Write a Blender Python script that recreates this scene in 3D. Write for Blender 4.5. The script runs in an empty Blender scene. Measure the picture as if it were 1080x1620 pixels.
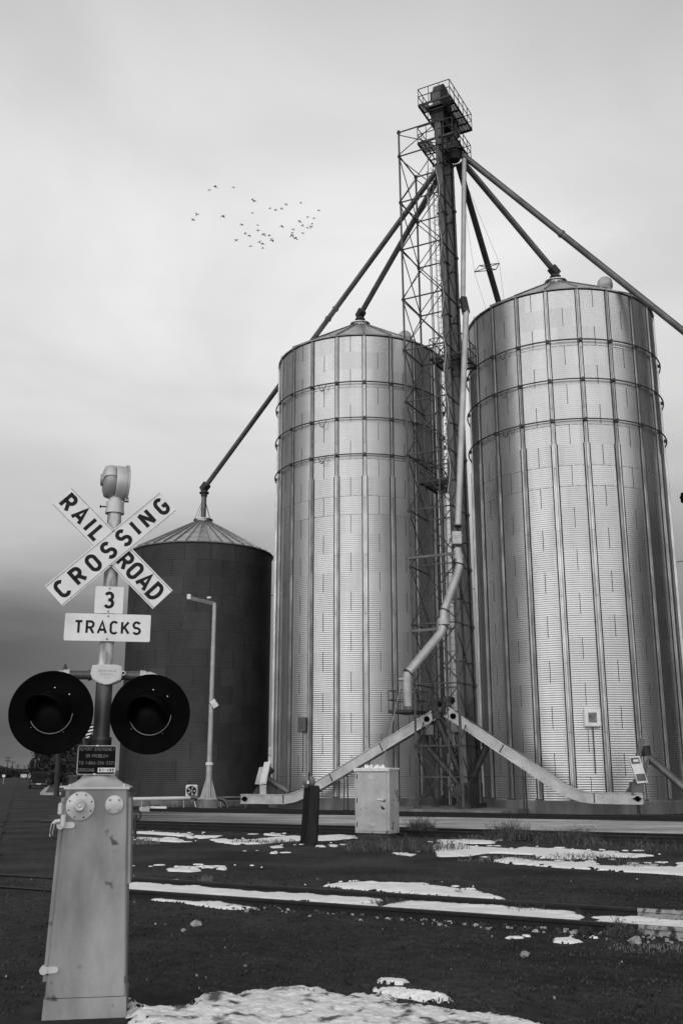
import bpy, math, random
import numpy as np
from mathutils import Matrix, Vector, noise as mnoise
R = math.radians
random.seed(7)
C = bpy.context.scene.collection
PITCH = R(14.73); CP, SP = math.cos(PITCH), math.sin(PITCH); F = 1575.0; EYE = 1.7

# ---------------------------------------------------------------- surveying helpers
def P(px, py, Y):
    u = (px - 540) / F; v = (810 - py) / F
    k = Y / (CP - v * SP)
    return Vector((u * k, Y, EYE + (SP + v * CP) * k))
def G(px, py, z=0.0):
    u = (px - 540) / F; v = (810 - py) / F
    k = (z - EYE) / (SP + v * CP)
    return Vector((u * k, (CP - v * SP) * k, z))

# ---------------------------------------------------------------- materials
def mat(name, lo, hi=None, rough=0.6, metal=0.0, scale=4.0, detail=6.0, stretch=(1, 1, 1), bump=0.0, bscale=40.0,
        pos=(0.35, 0.65), spec=0.5, attr=None, coat=0.0, dirt=None):
    m = bpy.data.materials.new(name); m.use_nodes = True
    nt = m.node_tree; n = nt.nodes; l = nt.links
    b = n['Principled BSDF']
    hi = lo if hi is None else hi
    tc = n.new('ShaderNodeTexCoord'); mp = n.new('ShaderNodeMapping'); mp.inputs['Scale'].default_value = stretch
    l.new(tc.outputs['Object'], mp.inputs['Vector'])
    nz = n.new('ShaderNodeTexNoise'); nz.inputs['Scale'].default_value = scale; nz.inputs['Detail'].default_value = detail
    nz.inputs['Roughness'].default_value = 0.6
    l.new(mp.outputs[0], nz.inputs['Vector'])
    cr = n.new('ShaderNodeValToRGB')
    cr.color_ramp.elements[0].position = pos[0]; cr.color_ramp.elements[0].color = (lo, lo, lo, 1)
    cr.color_ramp.elements[1].position = pos[1]; cr.color_ramp.elements[1].color = (hi, hi, hi, 1)
    l.new(nz.outputs['Fac'], cr.inputs[0]); col = cr.outputs[0]
    if dirt:                                            # blotches of rust / grime with a shape of their own
        dcol, dscale, d0, d1 = dirt
        nd = n.new('ShaderNodeTexNoise'); nd.inputs['Scale'].default_value = dscale; nd.inputs['Detail'].default_value = 8
        l.new(tc.outputs['Object'], nd.inputs['Vector'])
        rr = n.new('ShaderNodeMapRange'); rr.inputs['From Min'].default_value = d0; rr.inputs['From Max'].default_value = d1
        l.new(nd.outputs['Fac'], rr.inputs['Value'])
        mx = n.new('ShaderNodeMix'); mx.data_type = 'RGBA'
        l.new(rr.outputs[0], mx.inputs['Factor']); l.new(col, mx.inputs['A']); mx.inputs['B'].default_value = (dcol, dcol, dcol, 1)
        col = mx.outputs['Result']
    if attr:
        at = n.new('ShaderNodeAttribute'); at.attribute_name = attr
        mm = n.new('ShaderNodeVectorMath'); mm.operation = 'MULTIPLY'
        l.new(col, mm.inputs[0]); l.new(at.outputs['Color'], mm.inputs[1]); col = mm.outputs[0]
    l.new(col, b.inputs['Base Color'])
    b.inputs['Roughness'].default_value = rough; b.inputs['Metallic'].default_value = metal
    b.inputs['Specular IOR Level'].default_value = spec
    b.inputs['Coat Weight'].default_value = coat
    if bump:
        nb = n.new('ShaderNodeTexNoise'); nb.inputs['Scale'].default_value = bscale; nb.inputs['Detail'].default_value = 8
        l.new(tc.outputs['Object'], nb.inputs['Vector'])
        bp = n.new('ShaderNodeBump'); bp.inputs['Strength'].default_value = bump; bp.inputs['Distance'].default_value = 0.02
        l.new(nb.outputs['Fac'], bp.inputs['Height']); l.new(bp.outputs[0], b.inputs['Normal'])
    return m
M = {}
M['galv'] = mat('galvanised_corrugated', 0.42, 0.53, 0.35, 0.86, 0.9, 6, (1, 1, 0.10), attr='tone', pos=(0.3, 0.7))
M['galv_flat'] = mat('galvanised_flat', 0.30, 0.48, 0.32, 0.9, 3, 5, (1, 1, 0.3))
M['seam'] = mat('sheet_seam', 0.05, 0.11, 0.7, 0.2, 12)
M['gap'] = mat('shade_line', 0.015, 0.035, 0.8, 0, 6)  # dark colour standing in for the shade beside the silo stiffeners
M['roof'] = mat('roof_sheet', 0.40, 0.62, 0.38, 0.85, 2)
M['rust_wall'] = mat('weathered_dark_sheet', 0.024, 0.046, 0.64, 0.25, 0.7, 7, (1, 1, 0.5), attr='tone')
M['darkseam'] = mat('dark_sheet_seam', 0.006, 0.012, 0.8, 0.0, 5)
M['conc'] = mat('concrete', 0.10, 0.20, 0.9, 0, 1.6, 9, (1, 1, 0.25), bump=0.4, bscale=9)
M['steel'] = mat('tower_steel', 0.04, 0.085, 0.55, 0.5, 2.5)
M['darksteel'] = mat('dark_steel', 0.022, 0.05, 0.6, 0.3, 3)
M['ring'] = mat('wind_ring_steel', 0.05, 0.09, 0.6, 0.4, 3)
M['casing'] = mat('casing_sheet', 0.07, 0.13, 0.5, 0.6, 1.5, 6, (1, 1, .2))
M['spout'] = mat('spout_pipe', 0.09, 0.16, 0.5, 0.55, 1.2)
M['truckspout'] = mat('truck_spout', 0.34, 0.46, 0.5, 0.4, 1.5)
M['trough'] = mat('conveyor_paint', 0.33, 0.52, 0.45, 0.35, 1.4, 8, dirt=(0.2, 6.0, 0.66, 0.74))
M['white'] = mat('white_paint', 0.62, 0.74, 0.5, 0, 6, dirt=(0.3, 7, .66, .8))
M['signwhite'] = mat('sign_sheeting', 0.68, 0.78, 0.5, 0, 7, 6, dirt=(0.45, 4, .60, .85))
M['black'] = mat('black_paint', 0.002, 0.004, 0.8, 0, 5, spec=0.04)
M['ink'] = mat('black_lettering', 0.008, 0.011, 0.75, 0, 5, spec=0.3)
M['silver'] = mat('aluminium_paint', 0.42, 0.62, 0.5, 0.2, 3.0, 9, (1, 1, .5), bump=.08, bscale=60, dirt=(0.15, 5.5, .66, .74))
M['cabsilver'] = mat('cabinet_aluminium_paint', 0.17, 0.38, 0.5, 0.25, 2.4, 12, (1, 1, .35), bump=.08, bscale=70, dirt=(0.07, 6.0, .64, .70))
M['pole'] = mat('pole_old_silver', 0.20, 0.62, 0.5, 0.2, 9.0, 10, (1, 1, .35), bump=.1, bscale=60, pos=(.42, .58))
M['poledark'] = mat('pole_tarnished', 0.05, 0.13, 0.5, 0.4, 5.0, 10, (1, 1, .4), bump=.1, bscale=60)
M['lens'] = mat('lamp_lens', 0.004, 0.006, 0.35, 0, 3, spec=.08)
M['trim'] = mat('lens_ring', 0.07, 0.15, 0.35, 0.8, 5)
M['bolt'] = mat('bolt_head', 0.6, 0.75, 0.35, 0.7, 5)
M['plate_dark'] = mat('dark_sign_face', 0.006, 0.010, 0.8, 0, 5, spec=.08)
M['plate_text'] = mat('faded_lettering', 0.07, 0.15, 0.6, 0, 30)
M['boxgrey'] = mat('cabinet_grey_paint', 0.34, 0.46, 0.55, 0.1, 2.5, 9, dirt=(0.08, 3.3, .64, .70))
M['boxside'] = mat('galvanised_grey', 0.3, 0.4, 0.5, 0.2, 2.5)
M['timber'] = mat('creosoted_timber', 0.004, 0.016, 0.9, 0, 6, 10, (6, 6, .5), bump=.8, bscale=18)
M['wood'] = mat('weathered_pole_wood', 0.018, 0.06, 0.9, 0, 3, 10, (6, 6, .4), bump=.5, bscale=18)
M['rail'] = mat('rusted_rail', 0.004, 0.010, 0.7, 0.2, 5, bump=.2, bscale=30)
M['railtop'] = mat('rail_head', 0.02, 0.04, 0.6, 0.3, 5)
M['railwhite'] = mat('grey_painted_rail', 0.22, 0.42, 0.7, 0, 9, 9, dirt=(.04, 9, .52, .62))
M['snow'] = mat('snow', 0.76, 0.92, 0.8, 0, 5.0, bump=0.9, bscale=26, spec=.2, dirt=(.12, 5.5, .55, .66))
M['cleansnow'] = mat('clean_snow', 0.86, 0.94, 0.8, 0, 4.0, bump=0.4, bscale=10, spec=.2)
M['weed'] = mat('dry_weed', 0.02, 0.065, 0.9, 0, 8)
M['weedlight'] = mat('straw', 0.10, 0.22, 0.9, 0, 8)
M['leaf'] = mat('dark_foliage', 0.018, 0.05, 0.85, 0, 1.5)
M['bark'] = mat('bark', 0.03, 0.06, 0.9, 0, 6)
M['stone'] = mat('stones', 0.014, 0.07, 0.9, 0, 3.0, spec=.2)
M['palestone'] = mat('pale_stone', 0.22, 0.42, 0.85, 0, 6, bump=.5, bscale=12)
M['glass'] = mat('vehicle_glass', 0.01, 0.012, 0.4, 0, 2, spec=.1)
M['carblack'] = mat('dark_car_paint', 0.008, 0.012, 0.5, 0, 2, spec=.2)
M['carwhite'] = mat('white_car_paint', 0.6, 0.65, 0.3, 0, 2, coat=.5)
M['tyre'] = mat('rubber', 0.01, 0.015, 0.85, 0, 8)
M['lamp'] = mat('tail_lamp', 0.08, 0.12, 0.2, 0, 3)
M['hill'] = mat('far_hill', 0.03, 0.05, 0.95, 0, 0.02)
M['feather'] = mat('bird_feather', 0.02, 0.04, 0.9, 0, 9)
M['kerb'] = mat('kerb_concrete', 0.30, 0.48, 0.9, 0, 2)

# ---------------------------------------------------------------- mesh builder (everything in world coordinates)
MATX = {}
class MB:
    def __init__(s): s.v = []; s.f = []; s.m = []; s.s = []; s.tone = None
    def add(s, vs, fs, mi=0, sm=False, X=None):
        o = len(s.v)
        for p in vs:
            p = Vector(p)
            s.v.append(tuple(X @ p) if X is not None else tuple(p))
        for f in fs:
            s.f.append(tuple(i + o for i in f)); s.m.append(mi); s.s.append(sm)
    def box(s, c, d, X=None, mi=0, b=0.0):
        hx, hy, hz = d[0] / 2, d[1] / 2, d[2] / 2
        b = min(b, hx * .9, hy * .9, hz * .9)
        if b <= 0:
            vs = [(c[0] + sx * hx, c[1] + sy * hy, c[2] + sz * hz) for sz in (-1, 1) for sy in (-1, 1) for sx in (-1, 1)]
            fs = [(0, 2, 3, 1), (4, 5, 7, 6), (0, 1, 5, 4), (2, 6, 7, 3), (0, 4, 6, 2), (1, 3, 7, 5)]
            s.add(vs, fs, mi, False, X); return
        vs = []; idx = {}
        for sx in (-1, 1):
            for sy in (-1, 1):
                for sz in (-1, 1):
                    for a in range(3):
                        h = [hx - b, hy - b, hz - b]; h[a] += b
                        idx[(sx, sy, sz, a)] = len(vs)
                        vs.append((c[0] + sx * h[0], c[1] + sy * h[1], c[2] + sz * h[2]))
        fs = []
        def quad(l, out):
            p = [Vector(vs[i]) for i in l]; nrm = (p[1] - p[0]).cross(p[2] - p[0])
            fs.append(tuple(l) if nrm.dot(Vector(out)) > 0 else tuple(reversed(l)))
        for a in range(3):
            o1, o2 = [k for k in range(3) if k != a]
            for sg in (-1, 1):
                l = []
                for p, q in ((-1, -1), (1, -1), (1, 1), (-1, 1)):
                    k = [0, 0, 0]; k[a] = sg; k[o1] = p; k[o2] = q; l.append(idx[(k[0], k[1], k[2], a)])
                out = [0, 0, 0]; out[a] = sg; quad(l, out)
            for p in (-1, 1):
                for q in (-1, 1):
                    l = []
                    for t, ax in ((-1, o1), (1, o1), (1, o2), (-1, o2)):
                        k = [0, 0, 0]; k[a] = t; k[o1] = p; k[o2] = q; l.append(idx[(k[0], k[1], k[2], ax)])
                    out = [0, 0, 0]; out[o1] = p; out[o2] = q; quad(l, out)
        for sx in (-1, 1):
            for sy in (-1, 1):
                for sz in (-1, 1): quad([idx[(sx, sy, sz, a)] for a in range(3)], (sx, sy, sz))
        s.add(vs, fs, mi, False, X)
    def bar(s, a, b, w, h, mi=0, up=(0, 0, 1), bev=0.0):
        a = Vector(a); b = Vector(b); d = b - a; L = d.length; d.normalize()
        up = Vector(up)
        if abs(d.dot(up)) > .98: up = Vector((0, 1, 0))
        x = up.cross(d).normalized(); y = d.cross(x)
        X = Matrix((( x.x, d.x, y.x, 0), (x.y, d.y, y.y, 0), (x.z, d.z, y.z, 0), (0, 0, 0, 1)))
        s.box((0, L / 2, 0), (w, L, h), Matrix.Translation(a) @ X, mi, bev)
    def tube(s, pts, r, seg=10, mi=0, cap=True, X=None, sm=True):
        pts = [Vector(p) for p in pts]; n = len(pts)
        rs = r if isinstance(r, (list, tuple)) else [r] * n
        vs = []; fs = []; px = None
        for i, p in enumerate(pts):
            d = (pts[min(i + 1, n - 1)] - pts[max(i - 1, 0)]).normalized()
            if px is None:
                px = d.orthogonal().normalized()
            else:
                px = (px - d * px.dot(d)).normalized()
            py = d.cross(px)
            k = 1.0
            if 0 < i < n - 1:
                d1 = (pts[i] - pts[i - 1]).normalized(); k = 1 / max(.6, d1.dot(d))
            for j in range(seg):
                a = 2 * math.pi * j / seg
                vs.append(p + (px * math.cos(a) + py * math.sin(a)) * rs[i] * (k if k < 1.3 else 1.0))
        for i in range(n - 1):
            for j in range(seg):
                j2 = (j + 1) % seg
                fs.append((i * seg + j, i * seg + j2, (i + 1) * seg + j2, (i + 1) * seg + j))
        s.add(vs, fs, mi, sm, X)
        if cap:
            s.add(vs[:seg], [tuple(reversed(range(seg)))], mi, False, X)
            s.add(vs[-seg:], [tuple(range(seg))], mi, False, X)
    def lathe(s, prof, seg=32, X=None, mi=0, sm=True, a0=0, a1=2 * math.pi):
        """prof: (radius, height) pairs turned about local Z"""
        full = abs(a1 - a0 - 2 * math.pi) < 1e-6
        na = seg if full else seg + 1
        vs = []; fs = []
        for r, z in prof:
            for j in range(na):
                a = a0 + (a1 - a0) * j / seg
                vs.append((r * math.cos(a), r * math.sin(a), z))
        for i in range(len(prof) - 1):
            for j in range(seg):
                j2 = (j + 1) % na
                fs.append((i * na + j, i * na + j2, (i + 1) * na + j2, (i + 1) * na + j))
        s.add(vs, fs, mi, sm, X)
    def prism(s, outline, t, X=None, mi=0, mi_side=None):
        """outline in local XZ plane, extruded along +Y by t; front face at y=0"""
        n = len(outline); ar = sum(outline[i][0] * outline[(i + 1) % n][1] - outline[(i + 1) % n][0] * outline[i][1] for i in range(n))
        if ar < 0: outline = list(reversed(outline))
        vs = [(x, 0, z) for x, z in outline] + [(x, t, z) for x, z in outline]
        s.add(vs, [tuple(range(n))], mi, False, X)
        s.add(vs, [tuple(reversed(range(n, 2 * n)))] + [(i, i + n, (i + 1) % n + n, (i + 1) % n) for i in range(n)], mi if mi_side is None else mi_side, False, X)
    def build(s, name, mats, parent=None, label=None):
        if not isinstance(mats, (list, tuple)): mats = [mats]
        inv = MATX[parent.name].inverted() if parent is not None else Matrix()
        me = bpy.data.meshes.new(name)
        co = np.array(s.v, dtype=np.float64)
        A = np.array(inv)
        co = co @ A[:3, :3].T + A[:3, 3]
        me.from_pydata(co.tolist(), [], s.f)
        for m in mats: me.materials.append(m)
        me.polygons.foreach_set('material_index', s.m)
        me.polygons.foreach_set('use_smooth', s.s)
        me.update()
        o = bpy.data.objects.new(name, me); C.objects.link(o)
        if parent is not None:
            o.parent = parent; MATX[o.name] = MATX[parent.name]
        else: MATX[o.name] = Matrix()
        if label: o['label'] = label
        return o
def tag(o, label=None, cat=None, group=None, kind=None):
    if label: o['label'] = label
    if cat: o['category'] = cat
    if group: o['group'] = group
    if kind: o['kind'] = kind
    return o
def thing(name, label, cat, loc=(0, 0, 0), rz=0.0, group=None):
    o = bpy.data.objects.new(name, None); C.objects.link(o); o.empty_display_size = .2
    o.location = loc; o.rotation_euler = (0, 0, rz)
    MATX[o.name] = Matrix.Translation(Vector(loc)) @ Matrix.Rotation(rz, 4, 'Z')
    return tag(o, label, cat, group)
def dup(root, loc, rz, label, group=None):
    r = root.copy(); C.objects.link(r); r.location = loc; r.rotation_euler = (0, 0, rz)
    MATX[r.name] = Matrix.Translation(Vector(loc)) @ Matrix.Rotation(rz, 4, 'Z')
    r['label'] = label
    if group: r['group'] = group
    for ch in list(root.children):
        c = ch.copy(); C.objects.link(c); c.parent = r; MATX[c.name] = MATX[r.name]
        for g in list(ch.children):
            d = g.copy(); C.objects.link(d); d.parent = c; MATX[d.name] = MATX[r.name]
    return r
def T3(x, y, z): return Matrix.Translation((x, y, z))
def RX(a): return Matrix.Rotation(a, 4, 'X')
def RY(a): return Matrix.Rotation(a, 4, 'Y')
def RZ(a): return Matrix.Rotation(a, 4, 'Z')

# ---------------------------------------------------------------- stroke lettering (highway style)
def arcp(cx, cy, rx, ry, a0, a1, n=10):
    return [(cx + rx * math.cos(R(a0 + (a1 - a0) * i / n)), cy + ry * math.sin(R(a0 + (a1 - a0) * i / n))) for i in range(n + 1)]
def stad(w, a0, a1, n=28):
    r = w / 2; pts = []
    for i in range(n + 1):
        a = R(a0 + (a1 - a0) * i / n); cy = 1 - r * 1.05 if math.sin(a) >= -1e-9 else r * 1.05
        pts.append((r + r * math.cos(a), cy + r * 1.05 * math.sin(a)))
    return pts
W = .56
GL = {
 'A': (.66, [[(0, 0), (.33, 1), (.66, 0)], [(.12, .3), (.54, .3)]]),
 'B': (W, [[(0, .5), (0, 1), (.33, 1)] + arcp(.33, .76, .2, .24, 90, -90, 8) + [(0, .52)], [(.0, .52), (.33, .52)] + arcp(.33, .26, .23, .26, 90, -90, 8) + [(0, 0), (0, .52)]]),
 'C': (W, [stad(W, 35, 325)]),
 'D': (W, [[(0, 0), (0, 1), (.25, 1)] + arcp(.25, .5, .31, .5, 90, -90, 14) + [(0, 0)]]),
 'E': (.48, [[(.48, 1), (0, 1), (0, 0), (.48, 0)], [(0, .52), (.4, .52)]]),
 'G': (W, [stad(W, 35, 352, 30) + [(W, .46), (.3, .46)]]),
 'I': (.0, [[(0, 0), (0, 1)]]),
 'K': (.56, [[(0, 0), (0, 1)], [(.54, 1), (.02, .36)], [(.2, .56), (.56, 0)]]),
 'L': (.46, [[(0, 1), (0, 0), (.46, 0)]]),
 'M': (.68, [[(0, 0), (0, 1), (.34, .25), (.68, 1), (.68, 0)]]),
 'N': (.56, [[(0, 0), (0, 1)], [(.0, 1), (.56, 0)], [(.56, 0), (.56, 1)]]),
 'O': (W, [stad(W, 0, 360, 36)]),
 'P': (W, [[(0, 0), (0, 1), (.3, 1)] + arcp(.3, .73, .26, .27, 90, -90, 10) + [(0, .46)]]),
 'R': (W, [[(0, 0), (0, 1), (.3, 1)] + arcp(.3, .74, .25, .26, 90, -90, 10) + [(0, .48)], [(.28, .48), (.56, 0)]]),
 'S': (W, [arcp(.28, .74, .27, .26, 25, 270, 14)[:-1] + arcp(.28, .25, .28, .25, 90, -155, 14)]),
 'T': (.58, [[(0, 1), (.58, 1)], [(.29, 1), (.29, 0)]]),
 'W': (.8, [[(0, 1), (.2, 0), (.4, .8), (.6, 0), (.8, 1)]]),
 'Y': (.6, [[(0, 1), (.3, .48), (.6, 1)], [(.3, .48), (.3, 0)]]),
 '0': (.5, [stad(.5, 0, 360, 36)]),
 '1': (.16, [[(0, .8), (.16, 1), (.16, 0)]]),
 '2': (.5, [arcp(.25, .74, .25, .26, 165, -25, 10) + [(0, 0), (.5, 0)]]),
 '3': (.52, [arcp(.25, .75, .24, .25, 155, -90, 12) + [(.2, .5)], [(.2, .5)] + arcp(.25, .25, .27, .26, 90, -155, 14)]),
 '4': (.54, [[(.4, 0), (.4, 1), (0, .28), (.54, .28)]]),
 '6': (.5, [arcp(.25, .28, .25, .28, 0, 360, 18), [(.02, .3), (.1, .7), (.36, 1)]]),
 '8': (.5, [arcp(.25, .75, .22, .25, 0, 360, 16), arcp(.25, .25, .25, .25, 0, 360, 16)]),
 '9': (.5, [arcp(.25, .72, .25, .28, 0, 360, 18), [(.48, .7), (.4, .3), (.14, 0)]]),
 '-': (.26, [[(0, .48), (.26, .48)]]), ' ': (.3, []),
}
def ribbon(mb, pts, sw, X, mi, y):
    q = [pts[0]]
    for p in pts[1:]:
        if math.hypot(p[0] - q[-1][0], p[1] - q[-1][1]) > 1e-4: q.append(p)
    closed = math.hypot(q[0][0] - q[-1][0], q[0][1] - q[-1][1]) < 1e-3 and len(q) > 3
    if closed: q = q[:-1]
    n = len(q); Lf = []; Rt = []
    for i in range(n):
        a = q[i - 1] if (i > 0 or closed) else None; b = q[i]; c = q[(i + 1) % n] if (i < n - 1 or closed) else None
        def nd(p, r):
            dx, dy = r[0] - p[0], r[1] - p[1]; L = math.hypot(dx, dy); return dx / L, dy / L
        if a is None: t = nd(b, c); nx, ny, k = -t[1], t[0], 1
        elif c is None: t = nd(a, b); nx, ny, k = -t[1], t[0], 1
        else:
            t1, t2 = nd(a, b), nd(b, c); n1 = (-t1[1], t1[0]); n2 = (-t2[1], t2[0])
            nx, ny = n1[0] + n2[0], n1[1] + n2[1]; L = math.hypot(nx, ny) or 1e-6; nx /= L; ny /= L
            k = min(1 / max(.25, nx * n1[0] + ny * n1[1]), 1.9)
        Lf.append((b[0] + nx * k * sw / 2, b[1] + ny * k * sw / 2)); Rt.append((b[0] - nx * k * sw / 2, b[1] - ny * k * sw / 2))
    m = n if closed else n - 1
    for i in range(m):
        j = (i + 1) % n
        vs = [(Rt[i][0], y, Rt[i][1]), (Rt[j][0], y, Rt[j][1]), (Lf[j][0], y, Lf[j][1]), (Lf[i][0], y, Lf[i][1])]
        mb.add(vs, [(0, 1, 2, 3)], mi, False, X)
def text(mb, st, H, sw, X, mi, width=None, gap=None, y=-0.0015, depth=.001):
    """centred on the local origin, in the local XZ plane, proud of it towards -Y"""
    k = (H - sw); ws = [GL[c][0] * k for c in st]
    if gap is None: gap = (width - sum(ws) - sw) / max(1, len(st) - 1)
    tot = sum(ws) + gap * (len(st) - 1); x = -tot / 2
    for c, w in zip(st, ws):
        for i, pl in enumerate(GL[c][1]):
            ribbon(mb, [(x + px * k, -k / 2 + py * k) for px, py in pl], sw, X, mi, y - i * .0003)
        x += w + gap

# ---------------------------------------------------------------- camera, world, sun
cam = bpy.data.cameras.new('camera'); co = bpy.data.objects.new('camera', cam); C.objects.link(co)
co.location = (0, 0, EYE); co.rotation_euler = (R(90) + PITCH, 0, 0)
cam.sensor_fit = 'HORIZONTAL'; cam.sensor_width = 24; cam.lens = 35; cam.clip_end = 20000; cam.clip_start = .1
bpy.context.scene.camera = co

SUN_EL, SUN_AZ = R(26), R(214)      # azimuth clockwise from +Y (north): behind and left of the camera
sd = Vector((math.sin(SUN_AZ) * math.cos(SUN_EL), math.cos(SUN_AZ) * math.cos(SUN_EL), math.sin(SUN_EL)))
sl = bpy.data.lights.new('sun', 'SUN'); so = bpy.data.objects.new('sun', sl); C.objects.link(so)
sl.energy = .5; sl.angle = R(90); sl.color = (1, 1, 1)
so.rotation_euler = sd.to_track_quat('Z', 'Y').to_euler()

w = bpy.data.worlds.new('World'); bpy.context.scene.world = w; w.use_nodes = True
nt = w.node_tree; n = nt.nodes; l = nt.links; bg = n['Background']
sky = n.new('ShaderNodeTexSky'); sky.sky_type = 'NISHITA'; sky.sun_disc = False
sky.sun_elevation = SUN_EL; sky.sun_rotation = SUN_AZ
bw = n.new('ShaderNodeRGBToBW'); l.new(sky.outputs[0], bw.inputs[0])
tc = n.new('ShaderNodeTexCoord'); sep = n.new('ShaderNodeSeparateXYZ'); l.new(tc.outputs['Generated'], sep.inputs[0])
def ramp(src, pts):
    r = n.new('ShaderNodeValToRGB'); e = r.color_ramp.elements
    while len(e) < len(pts): e.new(.5)
    for k, (p, v) in enumerate(pts): e[k].position = p; e[k].color = (v, v, v, 1)
    l.new(src, r.inputs[0]); return r.outputs[0]
def math_(op, a, b=None, clamp=False):
    m = n.new('ShaderNodeMath'); m.operation = op; m.use_clamp = clamp
    for i, x in enumerate((a, b)):
        if x is None: continue
        if isinstance(x, (int, float)): m.inputs[i].default_value = x
        else: l.new(x, m.inputs[i])
    return m.outputs[0]
def maprange(src, a, b, c=0, d=1, smooth=True):
    m = n.new('ShaderNodeMapRange'); m.interpolation_type = 'SMOOTHSTEP' if smooth else 'LINEAR'
    for k, x in zip(('From Min', 'From Max', 'To Min', 'To Max'), (a, b, c, d)): m.inputs[k].default_value = x
    l.new(src, m.inputs['Value']); return m.outputs[0]
def mixv(f, a, b):
    m = n.new('ShaderNodeMix'); m.data_type = 'FLOAT'; l.new(f, m.inputs['Factor']); l.new(a, m.inputs['A']); l.new(b, m.inputs['B']); return m.outputs['Result']
zz = sep.outputs['Z']
# clouds: layered noise on the cloud deck, stretched to flat sheets near the horizon
zc = math_('MAXIMUM', zz, 0.0); dz = math_('ADD', zc, 0.32)
cx = math_('DIVIDE', sep.outputs['X'], dz); cy = math_('DIVIDE', sep.outputs['Y'], dz)
cmb = n.new('ShaderNodeCombineXYZ'); l.new(cx, cmb.inputs[0]); l.new(cy, cmb.inputs[1])
n1 = n.new('ShaderNodeTexNoise'); n1.inputs['Scale'].default_value = 2.6; n1.inputs['Detail'].default_value = 5; n1.inputs['Roughness'].default_value = .5; n1.inputs['Distortion'].default_value = .6
l.new(cmb.outputs[0], n1.inputs['Vector'])
mpz = n.new('ShaderNodeMapping'); mpz.inputs['Scale'].default_value = (1.6, 1.6, 14); l.new(tc.outputs['Generated'], mpz.inputs[0])
n2 = n.new('ShaderNodeTexNoise'); n2.inputs['Scale'].default_value = 1.5; n2.inputs['Detail'].default_value = 5; n2.inputs['Distortion'].default_value = .4
l.new(mpz.outputs[0], n2.inputs['Vector'])
wob = math_('MULTIPLY', math_('SUBTRACT', n2.outputs['Fac'], .5), .06)
ze = math_('ADD', zz, wob)
left = ramp(ze, [(0, .17), (.018, .11), (.045, .07), (.075, .11), (.10, .085), (.125, .105), (.145, .16), (.165, .31), (.19, .45), (.23, .58), (.31, .64), (.40, .69), (.50, .72), (.62, .68), (.75, .55), (1, .50)])
mid = ramp(ze, [(0, .20), (.03, .18), (.08, .17), (.13, .22), (.17, .30), (.21, .42), (.27, .58), (.35, .72), (.50, .80), (.60, .73), (.70, .60), (1, .5)])
back = ramp(zz, [(0, .70), (.08, .95), (.35, 1.0), (.55, .55), (.8, .28), (1, .22)])
back = math_('MULTIPLY', back, 2.0)
fl = maprange(sep.outputs['X'], -.34, -.12)
front = mixv(fl, left, mid)
# a thicker, greyer deck towards the right
rt = maprange(sep.outputs['X'], .08, .42, 1.0, .80)
front = math_('MULTIPLY', front, rt)
fb = maprange(sep.outputs['Y'], .25, -.25)
lum = mixv(fb, front, back)
mod = maprange(n1.outputs['Fac'], .30, .70, .90, 1.06)
mod2 = maprange(n2.outputs['Fac'], .3, .7, .99, 1.01)
lum = math_('MULTIPLY', math_('MULTIPLY', lum, mod), mod2)
azm = math_('ARCTAN2', sep.outputs['X'], sep.outputs['Y'])
east = math_('MULTIPLY', maprange(azm, R(24), R(40)), maprange(azm, R(106), R(122), 1, 0))
lum = math_('MULTIPLY', lum, math_('SUBTRACT', 1.0, math_('MULTIPLY', east, .97)))
west = math_('MULTIPLY', maprange(azm, R(-122), R(-98)), maprange(azm, R(-42), R(-26), 1, 0))
lum = math_('MULTIPLY', lum, math_('SUBTRACT', 1.0, math_('MULTIPLY', west, .62)))
gnd = maprange(zz, -.02, 0, 0, 1)
lum = math_('MULTIPLY', lum, gnd)
hi_ = math_('MULTIPLY', maprange(zz, .16, .34, 1.0, 1.09), maprange(zz, .50, .70, 1.0, .90))
lum = math_('MULTIPLY', lum, hi_)
lum10 = math_('MULTIPLY', lum, 10.0 * .95)
mix2 = math_('ADD', lum10, math_('MULTIPLY', bw.outputs[0], .07))
l.new(mix2, bg.inputs['Color']); bg.inputs['Strength'].default_value = .1

sc = bpy.context.scene
sc.view_settings.view_transform = 'Standard'; sc.view_settings.look = 'None'; sc.view_settings.exposure = 0; sc.view_settings.gamma = 1
sc.cycles.max_bounces = 6; sc.cycles.diffuse_bounces = 3; sc.cycles.glossy_bounces = 4
sc.cycles.use_denoising = True

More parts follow.
